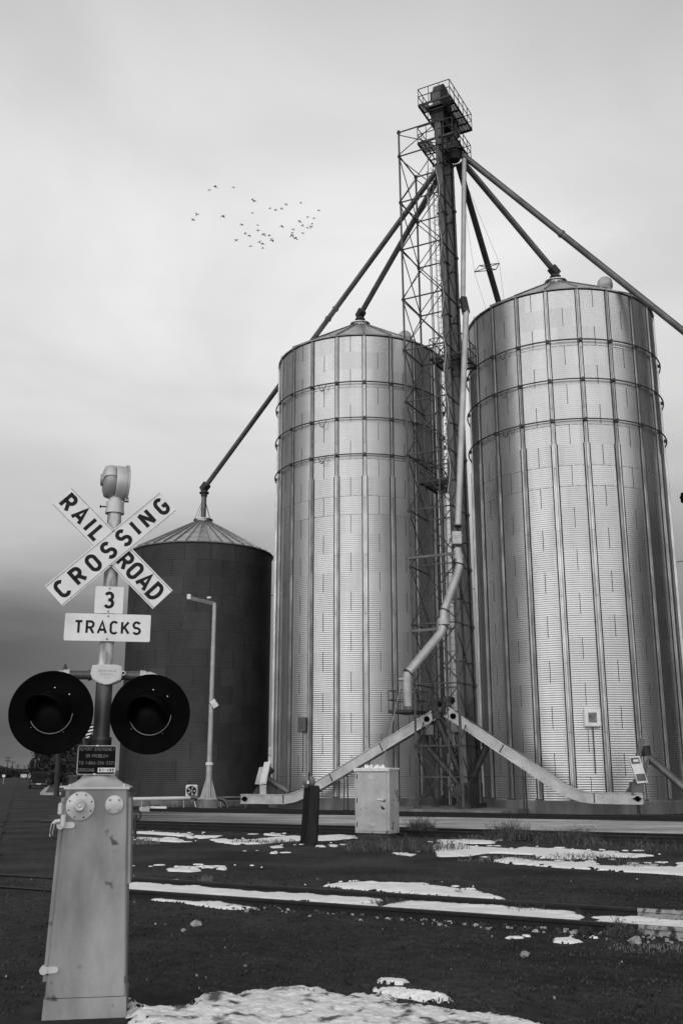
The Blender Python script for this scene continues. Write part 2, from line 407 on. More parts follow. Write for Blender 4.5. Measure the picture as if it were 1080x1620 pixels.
# ================================================================ GROUND
def ground_mat(name, lo, hi, pale=0.0, patch=(0.03, .06), bump=.9, fine=90, stre=(1, 1, 1), big=.25, ruts=False):
    m = bpy.data.materials.new(name); m.use_nodes = True
    nt = m.node_tree; n = nt.nodes; l = nt.links; b = n['Principled BSDF']
    tc = n.new('ShaderNodeTexCoord')
    mp = n.new('ShaderNodeMapping'); mp.inputs['Scale'].default_value = stre; mp.inputs['Rotation'].default_value = (0, 0, R(28))
    l.new(tc.outputs['Object'], mp.inputs[0])
    def nz(s, d, src, rough=.6):
        x = n.new('ShaderNodeTexNoise'); x.inputs['Scale'].default_value = s; x.inputs['Detail'].default_value = d; x.inputs['Roughness'].default_value = rough
        l.new(src, x.inputs['Vector']); return x.outputs['Fac']
    a = nz(big, 8, mp.outputs[0]); f = nz(fine, 4, tc.outputs['Object'], .7); md = nz(7, 8, mp.outputs[0], .7)
    def mr(s, a0, a1, b0, b1):
        x = n.new('ShaderNodeMapRange')
        for k, v in zip(('From Min', 'From Max', 'To Min', 'To Max'), (a0, a1, b0, b1)): x.inputs[k].default_value = v
        l.new(s, x.inputs['Value']); return x.outputs[0]
    def mt(op, p, q):
        x = n.new('ShaderNodeMath'); x.operation = op
        for i, v in enumerate((p, q)):
            if isinstance(v, (int, float)): x.inputs[i].default_value = v
            else: l.new(v, x.inputs[i])
        return x.outputs[0]
    base = mr(a, .35, .65, lo, hi)
    base = mt('MULTIPLY', base, mr(md, .3, .7, .55, 1.5))
    base = mt('MULTIPLY', base, mr(f, .32, .70, .25, 2.2))
    vo = n.new('ShaderNodeTexVoronoi'); vo.inputs['Scale'].default_value = 55; l.new(tc.outputs['Object'], vo.inputs['Vector'])
    sp = mr(vo.outputs['Distance'], .12, .05, 0, 1)
    sepc = n.new('ShaderNodeSeparateColor'); l.new(vo.outputs['Color'], sepc.inputs[0])
    sel = mr(sepc.outputs[0], .93, .94, 0, 1)
    base = mt('ADD', base, mt('MULTIPLY', mt('MULTIPLY', sp, sel), patch[1]))
    if ruts:
        sx = n.new('ShaderNodeSeparateXYZ'); l.new(tc.outputs['Object'], sx.inputs[0])
        off_ = mt('ADD', sx.outputs['X'], mt('MULTIPLY', mt('SUBTRACT', a, .5), 16))
        off_ = mt('SUBTRACT', off_, mt('MULTIPLY', mt('SUBTRACT', sx.outputs['Y'], 38), -.35))
        base = mt('MULTIPLY', base, mr(off_, -9, 3, .22, 1.0))
    cb = n.new('ShaderNodeCombineColor')
    for i in range(3): l.new(base, cb.inputs[i])
    l.new(cb.outputs[0], b.inputs['Base Color'])
    b.inputs['Roughness'].default_value = .95; b.inputs['Specular IOR Level'].default_value = .15
    h = mt('ADD', mt('MULTIPLY', f, .5), mt('MULTIPLY', md, 1.2))
    bp = n.new('ShaderNodeBump'); bp.inputs['Strength'].default_value = bump; bp.inputs['Distance'].default_value = .03
    l.new(h, bp.inputs['Height']); l.new(bp.outputs[0], b.inputs['Normal'])
    return m
M['dirt'] = ground_mat('dark_cinder_ground', .020, .058, big=.45, patch=(0, .08))
M['asphalt'] = ground_mat('old_asphalt', .028, .050, bump=.4, stre=(.35, 1.4, 1), fine=130, big=.5, patch=(0, .03))
M['kerbside'] = ground_mat('roadside_gravel', .06, .13, bump=.3, fine=40, patch=(0, .05))
M['palegravel'] = ground_mat('pale_gravel', .24, .55, bump=.9, stre=(.22, .9, 1), fine=30, big=.8, patch=(0, .1), ruts=True)
M['dullgravel'] = ground_mat('dull_gravel', .055, .11, bump=.9, stre=(.12, 1.1, 1), fine=40, big=1.0, patch=(0, .05))

mb = MB()
xs = sorted(set([-6000, -2000, -600, -200, -80, -40] + list(np.arange(-20, 30.1, 1.0)) + [50, 100, 300, 1000, 6000]))
ys = sorted(set([-400, -100, -30, -5] + list(np.arange(0, 70.1, 1.0)) + [90, 130, 200, 400, 1000, 3000, 9000]))
vs = []
for y in ys:
    for x in xs:
        z = 0
        if -25 < x < 32 and 2 < y < 75:
            z = .02 * mnoise.noise(Vector((x * .35, y * .35, 3))) - .012; z = min(z, 0)
        vs.append((x, y, z))
nx = len(xs)
mb.add(vs, [(j * nx + i, j * nx + i + 1, (j + 1) * nx + i + 1, (j + 1) * nx + i) for j in range(len(ys) - 1) for i in range(nx - 1)], 0, True)
g = mb.build('ground', M['dirt']); tag(g, kind='structure')

def sheet(name, pts, z, m, kind='structure'):
    mb = MB(); mb.add([(p[0], p[1], z) for p in pts], [tuple(range(len(pts)))])
    o = mb.build(name, m); tag(o, kind=kind); return o
# street running away to the left, its edge broken and irregular
rd = Vector((-.298, .954)); rn = Vector((.954, .298))
def ragged(p0, d, nrm, L0, L1, step, amp, off, seed):
    out = []; s_ = L0
    while s_ <= L1:
        a = amp * mnoise.noise(Vector((s_ * .35, seed, 0))) + amp * .4 * mnoise.noise(Vector((s_ * 1.7, seed, 2)))
        q = Vector(p0) + d * s_ + nrm * (off + a); out.append((q.x, q.y)); s_ += step * max(1, abs(s_) / 30)
    return out
o0 = Vector((-3.2, 8.0))
re_ = ragged(o0, rd, rn, -20, 900, .5, .25, .3, 4); le_ = ragged(o0, rd, rn, -20, 900, .5, .3, -13.5, 9)
mb = MB()
nn = min(len(re_), len(le_))
vs = [];
for i in range(nn): vs += [(le_[i][0], le_[i][1], .012), (re_[i][0], re_[i][1], .012)]
mb.add(vs, [(2 * i, 2 * i + 1, 2 * i + 3, 2 * i + 2) for i in range(nn - 1)])
tag(mb.build('road', M['asphalt']), kind='structure')
# far verge strips beside the street
mb = MB()
for (o1, o2, s0, s1) in ((-21, -13.8, 60, 900),):
    a = Vector(o0) + rd * s0; b_ = Vector(o0) + rd * s1
    pts = [a + rn * o1, a + rn * o2, b_ + rn * o2, b_ + rn * o1]
    mb.add([(p.x, p.y, .016) for p in pts], [(0, 1, 2, 3)])
tag(mb.build('pavement', M['kerbside']), kind='structure')

SL1, SL2, SL3 = -.545, -.49, -.48
def strip(name, yf, yb, x0, x1, z, m):
    mb = MB(); N = 60; vs = []
    for i in range(N + 1):
        x = x0 + (x1 - x0) * i / N
        vs += [(x, yf(x) + .12 * mnoise.noise(Vector((x, 1, 0))), z), (x, yb(x) + .12 * mnoise.noise(Vector((x, 5, 0))), z)]
    mb.add(vs, [(2 * i, 2 * i + 2, 2 * i + 3, 2 * i + 1) for i in range(N)])
    tag(mb.build(name, m), kind='structure')
strip('path', lambda x: 32.35 - .49 * x, lambda x: 43.0 - .47 * x, -11, 34, .03, M['palegravel'])

# loose stones: far too many to count
def stone_mesh(mb, c, r, mi=0, sq=.6):
    vs = []; a0 = random.random() * 6
    for k, (zz, rr, nn_) in enumerate(((-.5, .6, 5), (.15, 1, 6), (.7, .55, 5))):
        for j in range(nn_):
            a = a0 + k * .4 + 2 * math.pi * j / nn_
            q = r * rr * random.uniform(.75, 1.2)
            vs.append((c[0] + q * math.cos(a), c[1] + q * math.sin(a) * .8, c[2] + zz * r * sq))
    t = len(vs); vs.append((c[0], c[1], c[2] + r * sq * .95))
    fs = []
    for j in range(6):
        fs.append((5 + j, 5 + (j + 1) % 6, j % 5)); 
        fs.append((5 + j, 11 + (j % 5), 5 + (j + 1) % 6)) if j < 5 else fs.append((10, 11, 5))
    for j in range(5):
        fs.append((11 + j, t, 11 + (j + 1) % 5)) if False else fs.append((11 + j, 11 + (j + 1) % 5, t))
        fs.append((j, 5 + (j + 1) % 6, (j + 1) % 5))
    mb.add(vs, fs, mi)
mb = MB(); rnd = random.Random(3)
for i in range(16000):
    y = 6.2 + 12 * rnd.random() ** 1.6; x = rnd.uniform(-.42, .40) * y
    r = rnd.choice((.004, .005, .006, .007, .008, .010, .013)) * rnd.uniform(.8, 1.2) * (y / 9) ** .5
    if 6.2 < y < 9 and -2.4 < x < -1.2: continue
    z = r * .2
    vs = []; a0 = rnd.random() * 6
    for k in range(5):
        a = a0 + k * 1.2566; q = r * rnd.uniform(.7, 1.3); vs.append((x + q * math.cos(a), y + q * math.sin(a), -.01))
    for k in range(5):
        a = a0 + k * 1.2566; q = r * rnd.uniform(.5, .9); vs.append((x + q * math.cos(a), y + q * math.sin(a), z + r * rnd.uniform(.3, .8)))
    mb.add(vs, [(k, (k + 1) % 5, 5 + (k + 1) % 5, 5 + k) for k in range(5)] + [(5, 6, 7, 8, 9)], 1 if rnd.random() < .004 else 0)
for i in range(420):                     # scraps washed up along the near rail
    x = rnd.uniform(-1.6, 4.5); y = 13.45 + SL1 * x - abs(rnd.gauss(.12, .22)); r = rnd.choice((.008, .012, .016, .022)) * rnd.uniform(.7, 1.3)
    vs = []
    for z_, q_ in ((-.01, 1), (r * .7, .7)):
        for k in range(6):
            a = k * 1.047; q = r * q_ * rnd.uniform(.6, 1.3); vs.append((x + q * 1.5 * math.cos(a), y + q * math.sin(a), z_))
    mb.add(vs, [(k, (k + 1) % 6, 6 + (k + 1) % 6, 6 + k) for k in range(6)] + [tuple(range(6, 12))], 1 if rnd.random() < .28 else 0)
tag(mb.build('gravel', [M['stone'], M['palestone']]), 'dark loose cinders and small stones over the ground', 'gravel', kind='stuff')

# ---------------------------------------------------------------- snow (patches traced on the ground, built as thin melting drifts)
snow_polys = [
 [(200,1576),(207,1581),(214,1586),(240,1590),(262,1589),(290,1591),(316,1586),(312,1574),(343,1568),(366,1570),(385,1577),(385,1566),(410,1565),(441,1561),(480,1558),(515,1561),(524,1569),(548,1574),(570,1569),(617,1572),(612,1577),(626,1583),(663,1589),(700,1591),(740,1598),(806,1607),(855,1618),(900,1632),(900,1665),(230,1665),(214,1612),(208,1592)],
 [(598,1559),(640,1561),(672,1566),(700,1571),(704,1575),(670,1575),(644,1571),(610,1566)],
 [(603,1542),(635,1545),(630,1548),(604,1546)],
 [(200,1391),(250,1393),(293,1398),(350,1404),(408,1409),(500,1413),(593,1417),(600,1421),(593,1424),(540,1426),(478,1421),(385,1420),(339,1413),(293,1417),(250,1409),(200,1403)],
 [(555,1429),(593,1425),(598,1432),(640,1424),(700,1422),(746,1422),(798,1430),(869,1437),(905,1442),(915,1447),(912,1453),(841,1452),(770,1448),(700,1442),(635,1438),(590,1434)],
 [(925,1447),(967,1446),(1010,1449),(1052,1452),(1100,1453),(1100,1476),(1060,1472),(1017,1466),(946,1459),(957,1452)],
 [(515,1398),(550,1395),(593,1395),(663,1396),(700,1402),(732,1405),(760,1410),(802,1419),(735,1417),(700,1413),(640,1408),(600,1405),(560,1403),(540,1401)],
 [(244,1420),(270,1417),(293,1418),(357,1425),(401,1433),(362,1433),(330,1430),(293,1424)],
 [(267,1372),(290,1371),(318,1374),(300,1376),(272,1375)],[(279,1368),(311,1369),(308,1371),(280,1370)],[(318,1367),(339,1368),(336,1370),(320,1369)],
 [(345,1369),(357,1370),(354,1373),(346,1372)],
 [(205,1314),(240,1315),(274,1317),(296,1319),(290,1321),(250,1319),(205,1317)],[(218,1305),(240,1306),(236,1309),(220,1308)],
 [(219,1323),(236,1324),(232,1326),(220,1325)],[(237,1324),(262,1325),(287,1327),(284,1330),(250,1328),(240,1327)],[(309,1320),(346,1321),(340,1323),(312,1323)],
 [(297,1320),(306,1321),(305,1324),(298,1323)],
 [(333,1326),(370,1328),(405,1327),(419,1325),(437,1323),(468,1321),(483,1323),(482,1328),(454,1329),(414,1333),(370,1334),(345,1330)],
 [(499,1321),(537,1319),(561,1321),(560,1324),(528,1327),(499,1328)],[(419,1317),(439,1318),(436,1321),(420,1319)],
 [(430,1337),(444,1336),(446,1339),(432,1340)],[(429,1346),(438,1346),(437,1348),(430,1348)],
 [(500,1336),(512,1335),(513,1338),(502,1338)],[(522,1334),(532,1335),(530,1338),(524,1337)],
 [(689,1328),(740,1327),(782,1329),(778,1333),(733,1333),(700,1333)],
 [(689,1335),(720,1333),(751,1338),(813,1342),(827,1339),(893,1342),(929,1344),(956,1347),(1000,1349),(1031,1351),(1000,1354),(956,1353),(938,1357),(889,1357),(853,1355),(849,1350),(800,1348),(769,1347),(740,1352),(693,1354)],
 [(778,1359),(809,1355),(849,1361),(911,1363),(938,1359),(942,1367),(978,1369),(1000,1365),(1040,1369),(1100,1372),(1100,1384),(1060,1380),(1027,1378),(980,1376),(938,1373),(884,1370),(840,1366),(800,1363)],
 [(622,1347),(640,1348),(658,1350),(650,1353),(628,1350)],[(956,1344),(976,1345),(970,1347),(958,1347)],[(1070,1363),(1100,1360),(1100,1367),(1080,1367)],
 [(879,1480),(900,1480),(916,1484),(900,1486),(882,1484)],[(210,1404),(222,1405),(218,1407),(200,1406),(200,1404)],
]
mb = MB()
for pi_, poly in enumerate(snow_polys):
    Q = np.array([[G(x, y, .03).x, G(x, y, .03).y] for x, y in poly])
    mn, mxx = Q.min(0), Q.max(0); sx, sy = mxx - mn
    cy_ = (mn[1] + mxx[1]) / 2
    st = max(.014, cy_ * .0020); stx = st * 1.1; sty = st * (1.0 if cy_ < 9 else 1.6)
    if cy_ < 9 and sx < 1.5: stx = sty = .007
    gx = np.arange(mn[0] - .1, mxx[0] + .1, stx); gy = np.arange(mn[1] - .1, mxx[1] + .1, sty)
    XX, YY = np.meshgrid(gx, gy)
    dmin = np.full(XX.shape, 1e9); ins = np.zeros(XX.shape, bool)
    for i in range(len(Q)):
        a, b = Q[i], Q[(i + 1) % len(Q)]; d = b - a; L2 = (d ** 2).sum() + 1e-9
        t = np.clip(((XX - a[0]) * d[0] + (YY - a[1]) * d[1]) / L2, 0, 1)
        dd = np.hypot(XX - a[0] - t * d[0], YY - a[1] - t * d[1]); dmin = np.minimum(dmin, dd)
        cond = ((a[1] > YY) != (b[1] > YY)) & (XX < (b[0] - a[0]) * (YY - a[1]) / (b[1] - a[1] + 1e-12) + a[0])
        ins ^= cond
    sdv = np.where(ins, dmin, -dmin)
    nz_ = np.zeros(XX.shape); nf = np.zeros(XX.shape)
    for j in range(XX.shape[0]):
        for i in range(XX.shape[1]):
            if sdv[j, i] > -.3:
                ks = (3.2, 3.2) if cy_ < 9 else (1.5, 4.5)
                nz_[j, i] = mnoise.fractal(Vector((XX[j, i] * ks[0], YY[j, i] * ks[1], pi_)), .8, 2.1, 5)
                nf[j, i] = mnoise.fractal(Vector((XX[j, i] * ks[0] * 3.4, YY[j, i] * ks[1] * 3.4, pi_)), .8, 2.1, 4)
    amp = .05 if cy_ < 9 else min(.16, .05 + .14 * min(sx, sy * 1.5))
    sd2 = sdv + nz_ * amp * .6 + nf * amp * .25 + (0 if cy_ < 9 else .02)
    if cy_ < 9: kk_ = min(1.0, sy * 2.2); sd2 = sdv * 1.0 + (nz_ * .07 + nf * .06) * kk_ + .01; sd2 = sd2 - np.maximum(0, nf * .7 + nz_ * .5 - .30) * .7 * (sdv < .3)
    wid = .10 if cy_ < 12 else .2
    if cy_ >= 9 and cy_ > 17: sd2 = sd2 - np.maximum(0, nf * .7 + nz_ * .5 - .22) * .55
    hmax = .03 if cy_ < 9 else (.02 if sx > 1.5 else .008)
    h = hmax * np.sqrt(np.clip(sd2 / wid, 0, 1)) + np.where(sd2 > 0, (nf * .012 + nz_ * .018) * np.clip(sd2 / wid, 0, 1), 0) + np.where(sd2 <= 0, np.maximum(.006 + sd2 * .8, -.1), .006)
    idx = -np.ones(XX.shape, int); vs = []; fs = []
    ok = sd2 > -max(st * 3, .05)
    for j in range(XX.shape[0] - 1):
        for i in range(XX.shape[1] - 1):
            if ok[j, i] and ok[j + 1, i] and ok[j, i + 1] and ok[j + 1, i + 1] and (sd2[j:j + 2, i:i + 2] > -.04).any():
                q = []
                for (jj, ii) in ((j, i), (j, i + 1), (j + 1, i + 1), (j + 1, i)):
                    if idx[jj, ii] < 0: idx[jj, ii] = len(vs); vs.append((XX[jj, ii], YY[jj, ii], h[jj, ii]))
                    q.append(idx[jj, ii])
                fs.append(tuple(q))
    mb.add(vs, fs, 0 if pi_ == 0 else 1, True)
rf = random.Random(11)
for poly in snow_polys[3:]:
    Q = [G(x, y, .0) for x, y in poly]; x0, x1 = min(p.x for p in Q), max(p.x for p in Q); y0, y1 = min(p.y for p in Q), max(p.y for p in Q)
    for k in range(int(4 + 4.5 * (x1 - x0))):
        b = rf.choice(Q).lerp(rf.choice(Q), rf.random() * .35); L_ = rf.choice((.02, .03, .05, .08, .13)) * (b.y / 20) ** .5
        cx_, cy2 = b.x + rf.gauss(0, .35), b.y + rf.gauss(0, .16 * b.y / 15); vs = []; N = 9
        for j in range(N):
            a = 2 * math.pi * j / N; q = rf.uniform(.5, 1.3); vs.append((cx_ + L_ * q * math.cos(a), cy2 + L_ * .8 * q * math.sin(a), -.014))
        for j in range(N):
            p = vs[j]; vs.append((cx_ + (p[0] - cx_) * .8, cy2 + (p[1] - cy2) * .8, .001 + rf.random() * .003))
        mb.add(vs, [(j, (j + 1) % N, N + (j + 1) % N, N + j) for j in range(N)] + [tuple(range(N, 2 * N))], 1, True)
tag(mb.build('snow', [M['snow'], M['cleansnow']]), 'melting patches of old snow on the dark ground and between the rails', 'snow', kind='stuff')

# ================================================================ RAILWAY TRACKS
def rail_profile():
    return [(-.068, 0), (.068, 0), (.068, .012), (.012, .035), (.010, .115), (.035, .125), (.035, .155), (.028, .162), (-.028, .162), (-.035, .155), (-.035, .125), (-.010, .115), (-.012, .035), (-.068, .012)]
def rail_mb(p0, p1, mi=0, k=1.0, topmi=None):
    mb = MB(); p0 = Vector(p0); p1 = Vector(p1); d = (p1 - p0).normalized(); nr = Vector((d.y, -d.x, 0)); pr = rail_profile(); n_ = len(pr)
    vs = [p0 + nr * (x * k) + Vector((0, 0, z)) for x, z in pr] + [p1 + nr * (x * k) + Vector((0, 0, z)) for x, z in pr]
    for i in range(n_):
        top = pr[i][1] >= .155 and pr[(i + 1) % n_][1] >= .155
        j = (i + 1) % n_
        mb.add([vs[i], vs[j], vs[j + n_], vs[i + n_]], [(3, 2, 1, 0)], (topmi if top and topmi is not None else mi))
    mb.add(vs[:n_], [tuple(range(n_))], mi); mb.add(vs[n_:], [tuple(reversed(range(n_)))], mi)
    return mb
def track(label, y0, sl, x0, x1, gap, z=-.005, painted=None, ties=False):
    t = thing('railway_track', label, 'railway track', (0, y0, 0), 0, 'railway tracks crossing the yard')
    for dy in (0, gap):
        f = lambda x: (x, y0 + dy + sl * x, z)
        xe = x1
        if painted is not None:
            xe = painted[0 if dy == 0 else 1]
            q = rail_mb(f(xe + .012), f(x1), 0).build('rail', M['railwhite'], t, 'pale grey painted end section of rail')
            jb = MB(); d = Vector((1, sl, 0)).normalized(); nr = Vector((d.y, -d.x, 0))
            for s_ in (0.75,):
                a = Vector(f(xe + s_)) + nr * .03; jb.bar(a + Vector((0, 0, .075)), a + d * .9 + Vector((0, 0, .075)), .03, .07, 0, bev=.005)
                for kk in range(5):
                    b0 = a + d * (.1 + kk * .17) + nr * .012 + Vector((0, 0, .075)); jb.tube([b0, b0 + nr * .022], .013, 6)
            jb.build('joint_bar', M['railwhite'], q)
        rail_mb(f(x0), f(xe), 0, 1.0, 1).build('rail', [M['rail'], M['railtop']], t)
    if ties:
        tb = MB(); d = Vector((1, sl, 0)).normalized(); nr = Vector((-d.y, d.x, 0)); s_ = x0
        while s_ < x1:
            c_ = Vector((s_, y0 + sl * s_ + gap / 2, 0)); a = c_ - nr * 1.25 + Vector((0, 0, -.02)); b = c_ + nr * 1.25 + Vector((0, 0, -.02))
            tb.bar(a, b, .22, .05, 0); s_ += .6
        o = tb.build('sleeper', M['timber'], t); o['kind'] = 'stuff'
    return t
track('nearest track, half buried, snow lying between its two rails', 13.45, SL1, -3.9, 14, 1.58, z=-.06, painted=(3.24, 3.62))
track('middle track passing right behind the grey equipment cabinet', 30.35, SL2, -9.2, 30, 1.60, ties=True)
track('farthest track at the foot of the tower, beyond the pale gravel strip', 43.3, -.47, -12, 34, 1.60, ties=True)
# flangeways where the near track crosses the street
mb = MB()
for y0 in (13.45, 15.03):
    a = Vector((-4.0, y0 + 4.0 * .545, .018)); b = Vector((-16, y0 + 16 * .545, .018)); d = (b - a).normalized(); nr = Vector((-d.y, d.x, 0))
    mb.add([a + nr * .07, a - nr * .07, b - nr * .07, b + nr * .07], [(0, 1, 2, 3)])
tag(mb.build('crossing_rails', M['rail']), kind='structure')

# ================================================================ SILOS
def silo(name, label, cx, cy, r, base, nring, dark=False, nst=20, off=0.0, roofrise=2.72, sheets=20):
    hr = 1.017; eave = base + nring * hr
    t = thing(name, label, 'grain silo', (cx, cy, 0), 0, 'round steel grain silos')
    O = Vector((cx, cy, 0))
    # wall: real horizontal corrugation, 10 per ring
    ncor = nring * 10; per = (eave - base) / ncor; na = 160; sub = 4; amp = .0075
    zs = []; rr = []
    for i in range(ncor * sub + 1):
        zs.append(base + per * i / sub); rr.append(r + amp * math.cos(2 * math.pi * i / sub))
    zs = np.array(zs); rr = np.array(rr); ang = np.arange(na) * 2 * math.pi / na
    V = np.stack([cx + rr[:, None] * np.cos(ang), cy + rr[:, None] * np.sin(ang), np.repeat(zs[:, None], na, 1)], -1).reshape(-1, 3)
    nz_ = len(zs)
    ii, jj = np.meshgrid(np.arange(nz_ - 1), np.arange(na), indexing='ij'); j2 = (jj + 1) % na
    Fq = np.stack([ii * na + jj, ii * na + j2, (ii + 1) * na + j2, (ii + 1) * na + jj], -1).reshape(-1, 4)
    mb = MB(); mb.v = V.tolist(); mb.f = Fq.tolist(); mb.m = [0] * len(Fq); mb.s = [True] * len(Fq)
    rnd = random.Random(int(cx * 10))
    ntone = rnd.random
    tones = [[1.0 + rnd.uniform(-1, 1) * (.22 if dark else .06) for _ in range(sheets)] for _ in range(nring)]
    ring = np.minimum((ii.reshape(-1) // (10 * sub)), nring - 1); 
    nfw = len(Fq)
    tone = np.ones(nfw)
    fa = (jj.reshape(-1) + .5) / na * sheets
    for k in range(nring):
        sel = ring == k; sh = (np.floor(fa[sel] + (0.5 if k % 2 else 0.0) + off / (2 * math.pi) * sheets) % sheets).astype(int)
        tone[sel] = np.array(tones[k])[sh]
    # vertical lap seams, staggered ring by ring, and thin dark laps between the rings
    for k in range(nring):
        z0 = base + k * hr
        for s_ in range(sheets):
            if dark and rnd.random() < .35: continue
            if (s_ + k) % 2 and not dark: continue
            a = 2 * math.pi * (s_ + .5) / sheets + off; hw = .014 / r
            if dark: a += (.5 if k % 2 else 0) * 2 * math.pi / sheets
            vs = [(cx + (r + .010) * math.cos(b), cy + (r + .010) * math.sin(b), z) for z in (z0 + .02, z0 + hr) for b in (a - hw, a + hw)]
            mb.add(vs, [(0, 1, 3, 2)], 1)
        if k:
            vs = []; N = 80
            for q in range(N):
                b = 2 * math.pi * q / N
                for z in (z0 - .008, z0 + .008): vs.append((cx + (r + .0095) * math.cos(b), cy + (r + .0095) * math.sin(b), z))
            if dark or k % 1 == 0:
                hw_ = [(2 * q, 2 * ((q + 1) % N), 2 * ((q + 1) % N) + 1, 2 * q + 1) for q in range(N)]
                if rnd.random() < (.35 if not dark else .5): mb.add(vs, hw_, 1)
    wall = mb.build('wall', [M['rust_wall'] if dark else M['galv'], M['darkseam'] if dark else M['seam']], t)
    ca = wall.data.color_attributes.new('tone', 'FLOAT_COLOR', 'CORNER')
    nl = len(wall.data.loops); buf = np.ones((nl, 4), dtype=np.float32); buf[:nfw * 4, :3] = np.repeat(tone, 4)[:, None]
    ca.data.foreach_set('color', buf.reshape(-1))
    # foundation
    mb = MB(); X = T3(cx, cy, 0)
    mb.lathe([(r + .22, -.1), (r + .22, base - .05), (r + .19, base), (r - .2, base)], 96, X, 0, False)
    mb.build('foundation', M['conc'], t)
    # roof: shallow cone of ribbed panels with an overhanging drip edge
    nr_ = 40 if dark else 20; mb = MB()
    mb.lathe([(r - .05, eave - .02), (r + .09, eave - .03), (r + .11, eave + .03), (.45, eave + roofrise)], nr_ * 2, X, 0, False)
    for k in range(nr_):
        a = 2 * math.pi * k / nr_ + off; c_, s_ = math.cos(a), math.sin(a)
        p = Vector((cx + (r + .13) * c_, cy + (r + .13) * s_, eave + .06)); q = Vector((cx + .46 * c_, cy + .46 * s_, eave + roofrise + .03))
        mb.bar(p, q, .05, .07, 1)
    mb.build('roof', [M['roof'], M['galv_flat']], t)
    mb = MB()
    mb.lathe([(.52, eave + roofrise - .08), (.52, eave + roofrise + .10), (.60, eave + roofrise + .10), (.60, eave + roofrise + .16), (.26, eave + roofrise + .30), (.2, eave + roofrise + .30)], 28, X, 0, False)
    mb.build('roof_collar', M['galv_flat'], t)
    # eave ring
    mb = MB(); vs = []
    mb.lathe([(r + .012, eave - .07), (r + .03, eave - .07), (r + .03, eave), (r + .01, eave)], 96, X, 0, True)
    mb.build('eave_trim', M['darksteel'], t)
    if not dark:
        zd = 16.9
        proto = None
        for k in range(nst):
            a = 2 * math.pi * k / nst + off
            if proto is None:
                mb = MB(); Xa = T3(cx, cy, 0) @ RZ(a)
                # hat section post: lips, web, two dark bolt rows
                def post(z0, z1, wd, dp, plates=True):
                    mb.box((r + dp / 2 + .006, 0, (z0 + z1) / 2), (dp, wd * .55, z1 - z0), Xa, 0)
                    for sg in (-1, 1):
                        mb.box((r + .018, sg * wd * .42, (z0 + z1) / 2), (.016, wd * .26, z1 - z0), Xa, 0)
                        mb.box((r + .016, sg * wd * .68, (z0 + z1) / 2), (.012, .055, z1 - z0), Xa, 2)  # dark strip outside each lip, its shadow line painted in
                        mb.box((r + dp + .010, sg * wd * .2, (z0 + z1) / 2), (.010, .012, z1 - z0), Xa, 1)
                post(zd, eave - .08, .13, .085)
                post(base + .01, zd, .20, .13)
                z = base + 2.9
                while z < eave - .5:
                    wd = .15 if z > zd else .21; mb.box((r + (.095 if z > zd else .142), 0, z), (.012, wd * .6, .02), Xa, 1)
                    z += 3.051
                mb.box((r + .09, 0, base + .03), (.18, .3, .05), Xa, 1)
                proto = mb.build('stiffener', [M['galv_flat'], M['seam'], M['gap']], t)
            else:
                c_ = proto.copy(); C.objects.link(c_); c_.parent = t; c_.rotation_euler = (0, 0, a - off); MATX[c_.name] = MATX[t.name]
        for zr in (22.15, 20.1, 18.05):
            mb = MB(); pts = [(cx + (r + .19) * math.cos(2 * math.pi * q / 96), cy + (r + .19) * math.sin(2 * math.pi * q / 96), zr) for q in range(97)]
            mb.tube(pts, .036, 8, 0, cap=False)
            for k in range(nst):
                a = 2 * math.pi * k / nst + off; Xa = T3(cx, cy, 0) @ RZ(a)
                mb.box((r + .13, 0, zr), (.16, .10, .16), Xa, 0)
            for k in (3, 8, 13, 18):       # turnbuckle loops hanging from the ring
                a = 2 * math.pi * (k + .5) / nst + off
                pp = [(cx + (r + .2 + .05 * math.sin(q / 8 * math.pi)) * math.cos(a + (q - 4) * .012), cy + (r + .2 + .05 * math.sin(q / 8 * math.pi)) * math.sin(a + (q - 4) * .012), zr - .42 * math.sin(q / 8 * math.pi)) for q in range(9)]
                mb.tube(pp, .02, 6, 0)
            mb.build('wind_ring', M['ring'], t)
    return t, eave

S2 = (1.12, 55.0); S3 = (11.76, 49.7); S1 = (-8.55, 59.7); S4 = (22.35, 43.3); RB = 4.75; RS = 4.28
view2 = math.atan2(-S2[1], -S2[0])
t2, EV = silo('grain_silo', 'tall galvanised silo left of the lattice tower, small grey switch box near its foot', S2[0], S2[1], RB, .55, 24, off=R(270 + 1.3))
a3 = math.atan2(-S3[1], -S3[0])
rot3 = (math.atan2(-S3[1], -S3[0]) - math.pi * 1.5) - R(1.3) + R(-6.3)
t3 = dup(t2, (S3[0], S3[1], 0), rot3, 'tall galvanised silo right of the lattice tower, white control box on its wall')
t3.scale = (1.021, 1.021, 1); MATX[t3.name] = MATX[t3.name] @ Matrix.Diagonal((1.021, 1.021, 1, 1))
for c_ in t3.children: MATX[c_.name] = MATX[t3.name]
